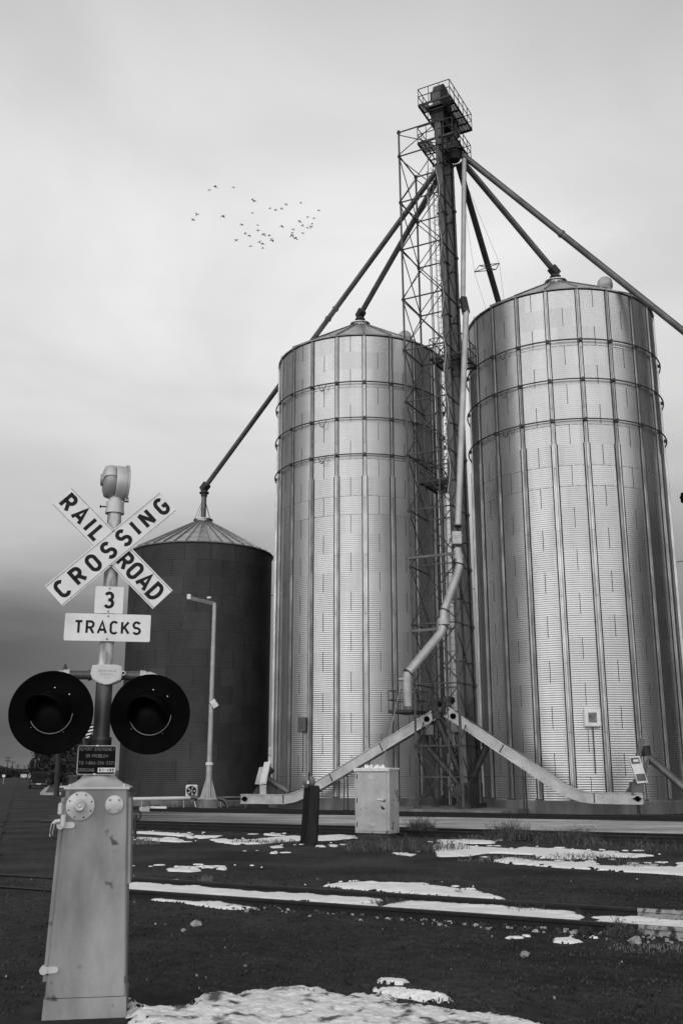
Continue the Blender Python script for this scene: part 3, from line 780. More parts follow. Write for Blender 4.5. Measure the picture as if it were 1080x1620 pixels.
# roof vents differ: built after the copy
def vent(t, x, y, z, r=.38):
    mb = MB(); X = T3(x, y, z)
    mb.lathe([(r * .85, -.25), (r * .85, .05), (r, .08), (r, .3), (r * .9, .46), (r * .6, .58), (.0, .62)], 20, X, 0, True)
    mb.build('roof_vent', M['boxgrey'], t)
def roofpt(px, py, S):
    for k in range(400):
        Y = S[1] - 4.5 + k * .02; p = P(px, py, Y); rr_ = math.hypot(p.x - S[0], p.y - S[1])
        if rr_ < RB - .3 and abs(p.z - (EV + (RB - rr_) * 2.5 / 4.4)) < .12 + .05: return Vector((p.x, p.y, p.z))
    p = P(px, py, S[1] - 2); return Vector((p.x, p.y, EV + (RB - math.hypot(p.x - S[0], 2)) * .56))
p = roofpt(640, 529, S2); vent(t2, p.x, p.y, p.z)
p = roofpt(957, 457, S3); vent(t3, p.x, p.y, p.z)
ts, EVS = silo('grain_silo', 'shorter dark weathered silo at the left with a pale ribbed conical roof', S1[0], S1[1], RS, .3, 14, dark=True, off=R(5), roofrise=2.2, sheets=18)
t4 = dup(ts, (S4[0], S4[1], 0), R(40), 'shorter dark silo just beyond the right edge, fed by the longest spout')

# boxes on the silo walls
def wallbox(t, px, py, S, r, wd, ht, dp, m, label, face=False):
    az = math.atan((px - 540) / F / (CP - (810 - py) / F * SP)); D = math.hypot(*S)
    # nearest intersection of the view ray with the wall
    d = Vector((math.sin(az), math.cos(az))); c_ = Vector(S); b = d.dot(c_); disc = b * b - (c_.length_squared - r * r); s_ = b - math.sqrt(disc)
    q = d * s_; Y = q.y; z = P(px, py, Y).z; nrm = (q - c_).normalized(); a = math.atan2(nrm.y, nrm.x) + math.pi / 2
    X = T3(q.x + nrm.x * (dp / 2 + .07), q.y + nrm.y * (dp / 2 + .07), z) @ RZ(a)
    mb = MB(); mb.box((0, 0, 0), (wd, dp, ht), X, 0, b=.012); 
    mb.box((0, -dp / 2 - .008, 0), (wd * .9, .02, ht * .92), X, 0, b=.006)
    for sg in (-1, 1): mb.box((0, dp / 2 + .04, sg * ht * .4), (wd * .5, .09, .04), X, 1)
    if face:
        mb.box((.02, -dp / 2 - .021, ht * .26), (.3 * wd, .01, .12 * ht), X, 2); mb.box((.06, -dp / 2 - .021, -.18 * ht), (.24 * wd, .01, .3 * ht), X, 3)
        mb.box((-.18, -dp / 2 - .022, -.02), (.2, .012, .02), X, 3)
    else:
        mb.box((wd * .5 + .02, -.02, .1), (.05, .05, .22), X, 1); mb.box((0, -dp / 2 - .021, 0), (wd * .5, .01, ht * .55), X, 3)
    mb.tube([X @ Vector((0, .05, -ht / 2)), X @ Vector((0, .05, -ht / 2 - 2.0))], .025, 6, 1)
    mb.build('control_box', [m, M['steel'], M['ink'], M['trim']], t, label)
wallbox(t3, 936, 1136, S3, RB * 1.021, .72, .78, .22, M['white'], 'white control box with display')
wallbox(t2, 482, 1147, S2, RB, .5, .72, .2, M['casing'], 'grey switch box')
# access brackets near the eave of the right silo
mb = MB()
pa = [P(1015, 470, 48.0), P(1024, 477, 48.0), P(1027, 508, 48.0), P(1020, 508, 48.0)]
for a, b in zip(pa, pa[1:]): mb.bar(a, b, .12, .12)
for a, b in ((P(1013, 478, 47.7), P(1024, 498, 47.6)), (P(1017, 468, 47.7), P(1024, 490, 47.6)), (P(1008, 474, 47.8), P(1018, 482, 47.7)), (P(1014, 480, 47.7), P(1021, 506, 47.7))): mb.bar(a, b, .08, .06)
mb.build('ladder_head', M['darksteel'], t3)

# ================================================================ ELEVATOR TOWER
TC = Vector((4.85, 46.6)); A_ = Vector((.884, -.468)); B_ = Vector((.468, .884)); TOP = 34.75
def TW(p, q, z):
    return Vector((TC.x + A_.x * p + B_.x * q - .34 * max(z, 0) / 34, TC.y + A_.y * p + B_.y * q, z))
tower = thing('elevator_tower', 'tall dark lattice steel bucket elevator tower between the two bright silos', 'elevator tower', (4.85, 46.6, 0), 0)
H2 = 1.08
mb = MB()
vs = [TW(p, q, z) for z in (-.1, .2) for p, q in ((-3.3, -2.5), (3.3, -2.5), (3.3, 3.0), (-3.3, 3.0))]
mb.add(vs, [(4, 5, 6, 7), (0, 1, 5, 4), (1, 2, 6, 5), (2, 3, 7, 6), (3, 0, 4, 7)])
mb.build('concrete_pad', M['conc'], tower)
lev = [.2, 2.9, 5.65, 8.4, 11.15, 13.9, 16.7, 19.45, 22.2, 25.0, 27.8, 30.55, 33.3]
cor = [(-H2, -H2), (H2, -H2), (H2, H2), (-H2, H2)]
for k, (p, q) in enumerate(cor):
    top = 34.75 if k in (0, 1) else 33.4
    mb = MB(); N = 14
    mb.bar(TW(p, q, .2), TW(p, q, top), .095 if k != 1 else .12, .095 if k != 1 else .12, 0)
    for z in lev[1:] + ([34.75] if k in (0, 1) else []):
        c_ = TW(p, q, z); mb.box((c_.x, c_.y, c_.z), (.125, .125, .24), None, 1, b=.02)
        mb.box((c_.x, c_.y, c_.z), (.19, .19, .03), None, 1)
    c_ = TW(p, q, .24); mb.box((c_.x, c_.y, .24), (.34, .34, .08), None, 1)
    mb.build('leg', [M['steel'], M['darksteel']], tower)
for k in range(4):
    a, b = cor[k], cor[(k + 1) % 4]
    zl = lev + ([34.75] if k == 0 else [])
    for i in range(1, len(zl)):
        mb = MB(); mb.bar(TW(*a, zl[i]), TW(*b, zl[i]), .055, .055); mb.build('crossbar', M['steel'], tower)
    for i in range(len(zl) - 1):
        mb = MB(); o_ = .03
        z0, z1 = zl[i] + .12, zl[i + 1] - .12
        mb.tube([TW(*a, z0), TW(*b, z1)], .026, 6); 
        n_ = (A_ if k % 2 else B_) * (.055 if k in (0, 3) else -.055)
        sh = Vector((n_.x, n_.y, 0))
        mb.tube([TW(*b, z0) + sh, TW(*a, z1) + sh], .026, 6)
        mb.build('cross_brace', M['steel'], tower)
# mid bars of the lowest two bays
for k in (0, 1):
    a, b = cor[k], cor[(k + 1) % 4]; mb = MB(); mb.bar(TW(*a, 1.55), TW(*b, 1.55), .05, .05); mb.build('crossbar', M['steel'], tower)
# light channels carrying the truck spout
for z, p1 in ((11.55, 1.5), (8.1, .9)):
    mb = MB(); mb.bar(TW(-1.2, -1.2, z), TW(p1, -1.2, z), .07, .12, 0); mb.build('spout_bracket', M['casing'], tower)
# bucket elevator casings
for q in (-.05, 1.12):
    mb = MB()
    for z0 in np.arange(.9, 35.8, 2.9):
        z1 = min(z0 + 2.9, 36.4)
        mb.bar(TW(.82, q, z0), TW(.82, q, z1), .34, .36, 0, up=(B_.x, B_.y, 0))
        c_ = TW(.82, q, z1); mb.bar(TW(.82, q, z1 - .03), TW(.82, q, z1 + .03), .46, .46, 1, up=(B_.x, B_.y, 0))
    mb.build('bucket_casing', [M['casing'], M['darksteel']], tower)
def wbox(mb, p, q, z, dp, dq, dz, mi=0, b=0.0):
    c_ = TW(p, q, z); X = T3(c_.x, c_.y, c_.z) @ RZ(math.atan2(A_.y, A_.x)); mb.box((0, 0, 0), (dp, dq, dz), X, mi, b)
mb = MB(); wbox(mb, .82, .55, .75, .5, 1.9, 1.1, 0, .02); wbox(mb, .82, .55, .3, .7, 2.1, .2, 0); wbox(mb, .5, -.2, .9, .3, .5, .5)
c_ = TW(.82, -.55, .95); mb.tube([c_, c_ + Vector((-B_.x, -B_.y, 0)) * .25], .3, 16)
mb.build('elevator_boot', M['darksteel'], tower)
# head: pulley hood, brim, discharge throat
mb = MB()
X = T3(*TW(.82, .55, 36.75)) @ RZ(math.atan2(A_.y, A_.x))
prof = [(-.85, -.35), (.85, -.35), (.85, .35), (.65, .9), (.3, 1.2), (-.3, 1.2), (-.65, .9), (-.85, .35)]
mb.prism([(x, z) for x, z in prof], .46, X @ RZ(R(90)) @ T3(0, -.23, 0), 0)
wbox(mb, .82, .55, 36.2, 1.05, 2.1, .12, 1); wbox(mb, .82, .55, 36.0, .85, 1.8, .3, 1)
wbox(mb, .55, .2, 37.2, .35, .5, .5, 1, .03)
cc = TW(.3, .55, 36.9); mb.tube([cc, cc + Vector((A_.x, A_.y, 0)) * 1.1], .12, 12, 1)
mb.build('head_housing', [M['casing'], M['darksteel']], tower)
mb = MB(); c0 = TW(1.05, 1.1, 35.9); c1 = TW(1.25, .95, 34.9)
mb.bar(c0, c1, .5, .5, 0); mb.bar(TW(.82, .55, 35.3), TW(.82, .55, 35.95), .7, 1.7, 0, up=(B_.x, B_.y, 0))
mb.build('discharge_chute', M['darksteel'], tower)
def platform(z, p0, p1, q0, q1, posts, floor=True, hole=None, rail=1.0, name='service_platform', grate=False):
    mb = MB()
    for (a, b) in (((p0, q0), (p1, q0)), ((p1, q0), (p1, q1)), ((p1, q1), (p0, q1)), ((p0, q1), (p0, q0))):
        mb.bar(TW(*a, z), TW(*b, z), .06, .12, 0)
    nq = max(2, int((q1 - q0) / .55))
    for i in range(1, nq): 
        q = q0 + (q1 - q0) * i / nq; mb.bar(TW(p0, q, z - .03), TW(p1, q, z - .03), .05, .06, 0)
    def plate(a0, a1, b0, b1, mi=1):
        k = b0                                   # open steel grating
        while k < b1: mb.bar(TW(a0, k, z + .05), TW(a1, k, z + .05), .022, .02, 0); k += .055
        for kk in range(int((a1 - a0) / .25) + 2): mb.bar(TW(a0 + (a1 - a0) * kk / (int((a1 - a0) / .25) + 1), b0, z + .06), TW(a0 + (a1 - a0) * kk / (int((a1 - a0) / .25) + 1), b1, z + .06), .02, .03, 0)
    if floor == 'grate':
        for i in range(int((q1 - q0) / .12)): 
            q = q0 + i * .12; mb.bar(TW(p0, q, z + .05), TW(p1, q, z + .05), .015, .03, 0)
        for i in range(int((p1 - p0) / .2)):
            p = p0 + i * .2; mb.bar(TW(p, q0, z + .04), TW(p, q1, z + .04), .015, .02, 0)
    else:
        for f_ in floor: plate(*f_)
    fl = mb.build(name, [M['darksteel'], M['galv_flat']], tower)
    mb = MB()
    edge = [(p0, q0), (p1, q0), (p1, q1), (p0, q1)]
    for k in range(4):
        a, b = edge[k], edge[(k + 1) % 4]
        for zz_ in (z + rail, z + rail * .55): mb.bar(TW(*a, zz_), TW(*b, zz_), .035, .035)
        n_ = posts[k % 2]
        for i in range(n_):
            t_ = i / n_; mb.bar(TW(a[0] + (b[0] - a[0]) * t_, a[1] + (b[1] - a[1]) * t_, z), TW(a[0] + (b[0] - a[0]) * t_, a[1] + (b[1] - a[1]) * t_, z + rail), .035, .035)
    mb.build('railing', M['darksteel'], fl)
platform(36.0, .10, 1.88, -1.07, 2.18, (3, 5), [(.1, .5, -1.07, -.4), (.1, .45, 1.3, 2.18), (1.25, 1.88, -1.07, 2.18), (.5, 1.25, 1.7, 2.18)], rail=1.0)
platform(33.9, -.10, 1.85, -.85, 1.9, (4, 5), [(-.1, .55, -.85, .25)], rail=.95)
platform(21.9, -.1, 1.6, -.2, 1.9, (4, 5), 'grate', rail=1.05)
platform(15.6, -1.0, .5, .1, 2.3, (2, 3), 'grate', rail=1.0)
platform(4.45, -2.3, -1.15, -1.3, .6, (3, 3), 'grate', rail=.95)
# ladder and its cage, up the back-left of the casings
mb = MB()
for p in (-.15, .2):
    mb.bar(TW(p, 1.3, .3), TW(p, 1.3, 34), .04, .05)
z = .5
while z < 34: mb.tube([TW(-.15, 1.3, z), TW(.2, 1.3, z)], .014, 5); z += .3
lad = mb.build('ladder', M['galv_flat'], tower)
mb = MB()
def cagept(a, z): return TW(.025 + .36 * math.cos(a), 1.32 + .62 * math.sin(a), z)
z = 3.0
while z < 34:
    mb.tube([cagept(math.pi * k / 8, z) for k in range(9)], .014, 5); z += 1.1
for k in (1, 3, 4, 5, 7): mb.bar(cagept(math.pi * k / 8, 3), cagept(math.pi * k / 8, 33.8), .02, .02)
mb.build('ladder_cage', M['galv_flat'], lad)
# conduits and cables
for i, (p, q, r_) in enumerate(((-.45, 1.15, .03), (-.3, 1.0, .02), (.45, -.9, .02), (.3, 1.6, .025))):
    mb = MB(); mb.tube([TW(p, q, z_) for z_ in np.linspace(.3, 33.5, 24)], r_, 6); mb.build('conduit', M['galv_flat'] if i < 2 else M['spout'], tower)
mb = MB(); mb.tube([TW(1.06 + .1 * math.sin(z_ * 2.1), -1.2 - .04 * math.sin(z_ * .9), z_) for z_ in np.linspace(14, 32, 60)], .02, 5); mb.build('cable', M['truckspout'], tower)
# distributor
D0 = Vector((6.05, 46.8, 34.0))
mb = MB(); X = T3(D0.x, D0.y, D0.z)
mb.lathe([(.0, .95), (.22, .95), (.22, .45), (.42, .2), (.46, .0), (.46, -.15), (.3, -.5), (.0, -.52)], 16, X, 0, False)
mb.lathe([(.48, .02), (.56, .02), (.56, -.06), (.48, -.06)], 16, X, 0, False); mb.box((D0.x + .1, D0.y, D0.z + .45), (.5, .4, .35), None, 0, b=.03); mb.box((D0.x - .3, D0.y - .1, D0.z + .1), (.3, .5, .6), None, 0, b=.03)
mb.build('distributor', M['darksteel'], tower)
# hopper chutes and drives in the base
for (a, b, r_) in (((-.4, -.1, 4.1), (.55, .3, 1.5), .17), ((.45, -.1, 4.1), (.75, .2, 1.5), .17), ((-1.4, .6, 3.1), (.5, .5, 1.0), .14), ((1.6, .8, 2.9), (.8, .6, 1.3), .16)):
    mb = MB(); mb.tube([TW(*a), TW(*b)], r_, 14); 
    c_ = TW(*a); mb.tube([c_, c_ + Vector((0, 0, .35))], r_ * 1.5, 14)
    mb.build('chute', M['steel'], tower)

# ================================================================ SPOUTS
def spout(label, pts, r, elbow=True, drop=None, m='spout', bands=()):
    t = thing('grain_spout', label, 'grain spout', tuple(pts[0]), 0, 'spouts fanning out from the tower head')
    mb = MB(); mb.tube(pts, r, 14)
    d = (pts[-1] - pts[0]); 
    for k in bands:
        c_ = pts[0] + d * k; mb.tube([c_ - d.normalized() * .07, c_ + d.normalized() * .07], r + .04, 14)
    mb.build('pipe', M[m], t)
    if elbow:
        e = pts[-1]; dn = d.normalized()
        mb = MB(); mb.bar(e - dn * .35, e + dn * .2, .42, .42, 0, bev=.03)
        mb.tube([e + Vector((0, 0, .05)), e + Vector((0, 0, -.55))], .2, 14); mb.tube([e + Vector((0, 0, -.28)), e + Vector((0, 0, -.36))], .3, 14)
        mb.build('elbow', M['darksteel'], t)
        if drop is not None:
            mb = MB(); mb.tube([e - Vector((0, 0, .5)), Vector((e.x, e.y, drop))], .16, 14); 
            mb.build('drop_pipe', M['spout'], t)
            for k in range(4):
                a = R(45 + 90 * k); mb = MB(); mb.tube([Vector((e.x, e.y, drop + 1.35)), Vector((e.x + .62 * math.cos(a), e.y + .62 * math.sin(a), drop - .15))], .014, 5); mb.build('stay', M['darksteel'], t)
    return t
e1 = P(317, 772, S1[1]); e1.x = S1[0]
spout('long spout descending left past the tall silo to the dark short silo', [D0 + Vector((-.45, .1, -.3)), e1], .15, drop=EVS + 2.5, bands=(.42, .45))
e2 = Vector((S2[0], S2[1], EV + 3.5))
spout('spout running down to the peak of the left tall silo', [D0 + Vector((-.35, .2, -.45)), e2], .16)
e3 = Vector((S3[0], S3[1], EV + 3.5))
spout('spout running down to the peak of the right tall silo', [D0 + Vector((.4, .1, -.45)), e3], .16)
e4 = P(1080, 520, 44.2); d4 = (e4 - D0); e4b = D0 + d4 * 1.5
e4b = Vector((S4[0], S4[1], D0.z + (d4.z / math.hypot(d4.x, d4.y)) * math.hypot(S4[0] - D0.x, S4[1] - D0.y)))
spout('longest spout crossing above the right silo and leaving the frame', [D0 + Vector((.45, -.1, -.25)), e4b], .165, drop=EVS + 2.5, bands=(.3,))
t_ = spout('dark spout with a small outrigger frame, going down behind the right silo', [D0 + Vector((.25, .4, -.45)), P(892, 833, 62.0)], .17, elbow=False, m='darksteel')
c_ = P(771, 421, 50.2)
mb = MB(); s_ = .9
for a, b in (((-.75, 0, -.35), (.7, .2, .3)), ((-.75, 0, -.35), (-.45, .1, .1)), ((-.45, .1, .1), (.7, .2, .3)), ((.7, .2, .3), (.45, 0, -.2)), ((.45, 0, -.2), (-.75, 0, -.35)), ((-.45, .1, .1), (.45, 0, -.2))):
    mb.bar(c_ + Vector(a), c_ + Vector(b), .035, .035)
mb.build('outrigger', M['darksteel'], t_)
mb = MB()
for a in ((-.75, 0, -.35), (.7, .2, .3)):
    q = c_ + Vector(a); mb.tube([D0 + Vector((.3, .4, -.6)), q, P(800 if a[0] > 0 else 775, 500 if a[0] > 0 else 510, 53)], .008, 4)
mb.build('guy_cable', M['steel'], t_)
# the truck loading spout in front of the tower
L = [P(734, 250, 46.3), P(732, 474, 46.0), P(737, 492, 45.7), P(724, 832, 44.7), P(723, 880, 44.5), P(727, 893, 44.4), P(722, 912, 44.35), P(702, 966, 44.0), P(701, 990, 43.95), P(697, 1002, 43.9), P(645, 1065, 43.2), P(643, 1075, 43.15), P(645, 1118, 43.15)]
t_ = thing('loading_spout', 'pale jointed truck loading spout hanging down the front of the tower', 'loading spout', tuple(L[-1]))
for nm, idx_, r_ in (('pipe', (0, 1), .125), ('pipe', (2, 3), .15), ('pipe', (5, 6, 7), .175), ('pipe', (8, 9, 10), .19)):
    mb = MB(); pts = [L[i] for i in idx_]; mb.tube(pts, r_, 18)
    for e in (pts[0], pts[-1]):
        d = (pts[-1] - pts[-2]).normalized() if e is pts[-1] else (pts[1] - pts[0]).normalized(); mb.tube([e - d * .03, e + d * .03], r_ + .035, 18, 1)
    mb.build(nm, [M['truckspout'], M['steel']], t_)
mb = MB(); mb.bar(L[1] + Vector((0, 0, .1)), L[2] - Vector((0, 0, .15)), .32, .32, 0, bev=.03); mb.build('gate_box', M['darksteel'], t_)
mb = MB(); q = P(722, 852, 44.6); mb.box(tuple(q), (.44, .44, .62), None, 0, b=.03); mb.box((q.x, q.y, q.z + .1), (.48, .48, .04)); mb.box((q.x - .04, q.y - .24, q.z), (.14, .04, .03)); mb.build('cushion_box', M['truckspout'], t_)
mb = MB(); mb.tube([P(723, 868, 44.5), L[5]], .18, 18); mb.tube([P(724, 878, 44.5), P(725, 884, 44.5)], .24, 18); mb.build('swivel', M['truckspout'], t_)
mb = MB(); mb.tube([L[7], L[8]], .19, 18); c_ = (L[7] + L[8]) / 2; mb.tube([c_ + Vector((0, 0, -.02)), c_ + Vector((0, 0, -.3))], .27, 18); mb.build('elbow', M['truckspout'], t_)
mb = MB(); mb.tube([L[10], L[11], L[12]], [.19, .19, .17], 18); mb.box((L[11].x - .1, L[11].y, L[11].z), (.5, .3, .06)); mb.build('spout_end', M['boxside'], t_)
mb = MB(); mb.tube([P(637, 1072, 43.1), P(603, 1216, 43.4), P(596, 1262, 43.6)], .016, 5); mb.tube([P(596, 1261, 43.6), P(596, 1285, 43.6) ], .03, 6); mb.build('pull_rope', M['truckspout'], t_)

# ================================================================ CONVEYORS
def conveyor(label, q, pts, sgn, wdt=.36, hh=.42):
    t = thing('grain_conveyor', label, 'grain conveyor', (TC.x + A_.x * pts[0][0], TC.y + A_.y * pts[0][0], 0), 0, 'drag conveyors feeding the tower')
    pl = [TW(p, q, z) for p, z in pts]; n_ = len(pl)
    for i in range(len(pl)): pl[i].x += .34 * pl[i].z / 34
    nb = Vector((B_.x, B_.y, 0)); mb = MB(); vs = []
    for i in range(n_):
        d = (pl[min(i + 1, n_ - 1)] - pl[max(i - 1, 0)]).normalized(); up = d.cross(nb).normalized()
        if up.z < 0: up = -up
        for a, b in ((-1, -1), (1, -1), (1, 1), (-1, 1)): vs.append(pl[i] + nb * (a * wdt / 2) + up * (b * hh / 2))
    fs = [(0, 1, 2, 3), tuple(4 * (n_ - 1) + k for k in (3, 2, 1, 0))]
    for i in range(n_ - 1):
        for k in range(4): fs.append((4 * i + k, 4 * i + (k + 1) % 4, 4 * i + 4 + (k + 1) % 4, 4 * i + 4 + k))
    mb.add(vs, fs)
    # lips, lid and joint flanges
    for i in range(n_ - 1):
        d = (pl[i + 1] - pl[i]).normalized(); up = d.cross(nb).normalized(); up = up if up.z > 0 else -up
        for b in (-1, 1): mb.bar(pl[i] + up * (b * (hh / 2 + .004)), pl[i + 1] + up * (b * (hh / 2 + .004)), wdt + .09, .035, 1, up=tuple(up))
    for i, z in enumerate(pts):
        pass
    tot = 0
    for i in range(n_ - 1):
        seg = (pl[i + 1] - pl[i]); L_ = seg.length; d = seg.normalized(); up = d.cross(nb).normalized(); up = up if up.z > 0 else -up
        k = .02
        while k < L_:
            c_ = pl[i] + d * k; (L_ > 1) and mb.bar(c_, c_ + d * .035, wdt + .07, hh + .05, 2, up=tuple(up)); k += 3.0 if L_ > 3 else 9
    mb.build('trough', [M['trough'], M['galv_flat'], M['darksteel']], t)
    return t, pl, nb
pr = [(.15, 4.42), (4.95, 1.28), (5.2, 1.13), (5.45, 1.0), (5.7, .89), (5.98, .80), (6.3, .74), (6.6, .71), (8.62, .70)]
cr, plr, nb = conveyor('conveyor to the right of the tower, its low end before the right silo', -.25, pr, 1)
pl_ = [(-.55, 4.30), (-7.0, .94), (-7.3, .80), (-7.6, .69), (-7.9, .59), (-8.2, .53), (-8.5, .49), (-11.0, .48)]
cl, pll, nb = conveyor('conveyor to the left of the tower, its low end before the left silo', -.10, pl_, -1)
# drive ends up in the tower: sprocket guards and motors
for t, pl0, sg in ((cr, plr, 1), (cl, pll, -1)):
    mb = MB(); d = (pl0[1] - pl0[0]).normalized(); c_ = pl0[0] + d * .38 - nb * .20
    mb.tube([c_, c_ - nb * .05], .13, 16, 0); mb.build('sprocket', M['black'], t)
    mb = MB(); c_ = pl0[0] + Vector((0, 0, .55)); mb.tube([c_ + nb * -.1, c_ + nb * .45], .18, 16); mb.box((c_.x, c_.y, c_.z - .22), (.3, .3, .2)); mb.build('motor', M['darksteel'], t)
    mb = MB(); c_ = pl0[0] + d * .35 - Vector((0, 0, .5)); mb.box(tuple(c_), (.4, .4, .5), None, 0, b=.03); mb.build('outlet', M['spout'], t)
    # supports
    for k, (u_, z_) in enumerate(((.52, 0), (.95, 0))):
        i = 0 if u_ < .7 else 3
        c_ = pl0[0].lerp(pl0[1], .72) if i == 0 else pl0[-1].lerp(pl0[-2], .12)
        mb = MB()
        for sgn in (-1, 1): mb.bar(Vector((c_.x, c_.y, c_.z - .2)) + nb * (.16 * sgn), Vector((c_.x, c_.y, -.05)) + nb * (.2 * sgn), .06, .06)
        mb.bar(Vector((c_.x, c_.y, .02)) - nb * .3, Vector((c_.x, c_.y, .02)) + nb * .3, .1, .04)
        mb.build('support', M['darksteel'], t)
# low ends: inlet pedestal, belt guard plates, unloading auger
def slab(mb, pts4, Y, th, mi=0):
    a = [P(x, y, Y) for x, y in pts4]; b = [p + Vector((0, th, 0)) for p in a]
    mb.add(a + b, [(0, 1, 2, 3), (7, 6, 5, 4), (0, 4, 5, 1), (1, 5, 6, 2), (2, 6, 7, 3), (3, 7, 4, 0)], mi)
mb = MB(); slab(mb, [(410, 1241), (417, 1208), (424, 1203), (428, 1206), (420, 1240), (418, 1239)][:0] or [(410, 1242), (418, 1206), (428, 1205), (421, 1240)], 50.9, .12, 0); 
slab(mb, [(412, 1240), (419.5, 1207), (427, 1206.5), (420, 1238)], 50.85, .03, 0); mb.build('belt_guard', M['white'], cl)
mb = MB(); slab(mb, [(403, 1241), (410, 1214), (417, 1214), (411, 1241)], 51.1, .3, 0); mb.build('drive_guard', M['galv_flat'], cl)
mb = MB(); slab(mb, [(411, 1260), (411, 1242), (421, 1242), (421, 1260)], 51.0, .35, 0); mb.build('pedestal', M['trough'], cl)
mb = MB(); slab(mb, [(398, 1258), (410, 1240), (436, 1240), (440, 1258)], 51.35, .15, 0); mb.tube([P(417, 1228, 51.4), P(430, 1216, 51.5)], .2, 14); mb.build('motor', M['darksteel'], cl)
mb = MB(); mb.tube([P(424, 1233, 51.5), P(455, 1252, 51.0)], .155, 14); mb.tube([P(453.5, 1251, 51.0), P(456, 1253, 51.0)], .175, 14); mb.build('auger_tube', M['spout'], cl)
q = P(388, 1264, pll[-1].y); mb = MB(); c_ = pll[-1].lerp(pll[-2], .10) - nb * .2; mb.tube([c_, c_ - nb * .06], .12, 12); mb.box((c_.x, c_.y - .03, c_.z), (.34, .05, .07)); mb.build('bearing', M['black'], cl)
mb = MB(); slab(mb, [(1001, 1238), (994.5, 1197), (1011, 1196), (1024, 1237)][:0] or [(1008.5, 1240), (994, 1197.5), (1011, 1196), (1024.5, 1238)], 42.1, .13, 0)
slab(mb, [(1008.5, 1236), (1005.5, 1225), (1019, 1224), (1022.5, 1235.5)], 42.08, .02, 1); slab(mb, [(999.5, 1209), (996.8, 1199.6), (1009.5, 1198.6), (1013, 1208)], 42.08, .02, 1)
slab(mb, [(1002, 1206), (1001, 1202), (1009, 1201.5), (1010.5, 1205)], 42.06, .02, 0); mb.build('belt_guard', [M['white'], M['trim']], cr)
mb = MB(); slab(mb, [(999, 1258), (999, 1238), (1017, 1238), (1017, 1258)], 42.3, .4, 0); mb.build('pedestal', M['spout'], cr)
mb = MB(); slab(mb, [(1006, 1195), (1014, 1168), (1021, 1170), (1012, 1196)], 42.6, .15, 0); slab(mb, [(988, 1258), (1003, 1232), (1028, 1196), (1026, 1240), (1018, 1258)], 42.75, .15, 0) if False else slab(mb, [(988, 1256), (1003, 1234), (1027, 1198), (1020, 1240)], 42.75, .12, 0)
mb.build('drive_bracket', M['spout'], cr)
mb = MB(); mb.tube([P(1022, 1197, 43.2), P(1020, 1180, 43.2)], .2, 12); mb.build('motor', M['darksteel'], cr)
mb = MB(); mb.tube([P(1030, 1202, 42.9), P(1082, 1247, 41.8), P(1100, 1262, 41.6)], .165, 14); mb.tube([P(1031, 1203, 42.9), P(1033, 1205, 42.87)], .2, 14); mb.build('auger_tube', M['spout'], cr)
c_ = plr[-1].lerp(plr[-2], .10) - nb * .2; mb = MB(); mb.tube([c_, c_ - nb * .06], .11, 12); mb.box((c_.x, c_.y - .03, c_.z), (.42, .05, .06)); mb.build('bearing', M['black'], cr)

# ================================================================ CROSSING SIGNAL (nearest thing)
SG = Vector((-.2354 * 8.1, 8.1, 0)); YAW = R(9.4)
sig = thing('crossing_signal', 'railroad crossing signal on a silver pole with crossbuck and two black lamps', 'crossing signal', tuple(SG), YAW)
SX = Matrix.Translation(SG) @ RZ(YAW); SXI = SX.inverted()
def onp(px, py, c):
    """local (x, z) where the view ray meets the signal's own plane y = c"""
    a = SXI @ Vector((0, 0, EYE)); b = SXI @ P(px, py, 8.0); d = b - a; t = (c - a.y) / d.y; q = a + d * t; return q.x, q.z
# pole
mb = MB(); zt = onp(182, 812, 0)[1]; zj = onp(165, 1066, 0)[1]; zb = onp(160, 1178, 0)[1]
mb.tube([(0, 0, 1.6), (0, 0, zj)], .0655, 28, 1, X=SX); mb.tube([(0, 0, zj), (0, 0, zt + .05)], .0572, 28, 0, X=SX)
for z in (zb, zb + .02): mb.tube([(0, 0, z - .04), (0, 0, z + .035)], .083, 28, 1, X=SX)
mb.build('pole', [M['pole'], M['poledark']], sig)
# crossbuck blades
def blade(name, px0, px1, c, words, wd=.222, mi=0):
    a = Vector(onp(*px0, c)); b = Vector(onp(*px1, c)); d = b - a; ang = math.atan2(d.y, d.x); L_ = d.length; m_ = (a + b) / 2
    X = SX @ T3(m_.x, c, m_.y) @ RY(-ang); mb = MB(); e = .004
    mb.prism([(-L_ / 2, -wd / 2), (L_ / 2, -wd / 2), (L_ / 2, wd / 2), (-L_ / 2, wd / 2)], .0035, X, 0)
    # rolled edge: a faint raised border line
    for sg in (-1, 1): mb.box((0, -.0015, sg * (wd / 2 - .012)), (L_ - .004, .003, .0035), X, 2)
    for (st, x0, x1) in words:
        k = x1 - x0; text(mb, st, .158, .0315, X @ T3((x0 + x1) / 2, 0, .002), 1, width=k)
    mb.build(name, [M['signwhite'], M['ink'], M['trim']], sig)
blade('crossbuck_blade', (98.2, 784.8), (257.3, 948.7), -.078, [('RAIL', -.575, -.125), ('ROAD', .105, .565)])
blade('crossbuck_blade', (84.9, 943.0), (265.6, 793.3), -.090, [('CROSSING', -.565, .585)])
mb = MB()
for px, py in ((179, 839), (175.5, 893)):
    x, z = onp(px, py, -.10); mb.tube([(x, -.10, z), (x, -.088, z)], .009, 10, 0, X=SX); mb.tube([(x, -.104, z), (x, -.10, z)], .005, 8, 1, X=SX)
mb.build('bolt', [M['ink'], M['bolt']], sig)
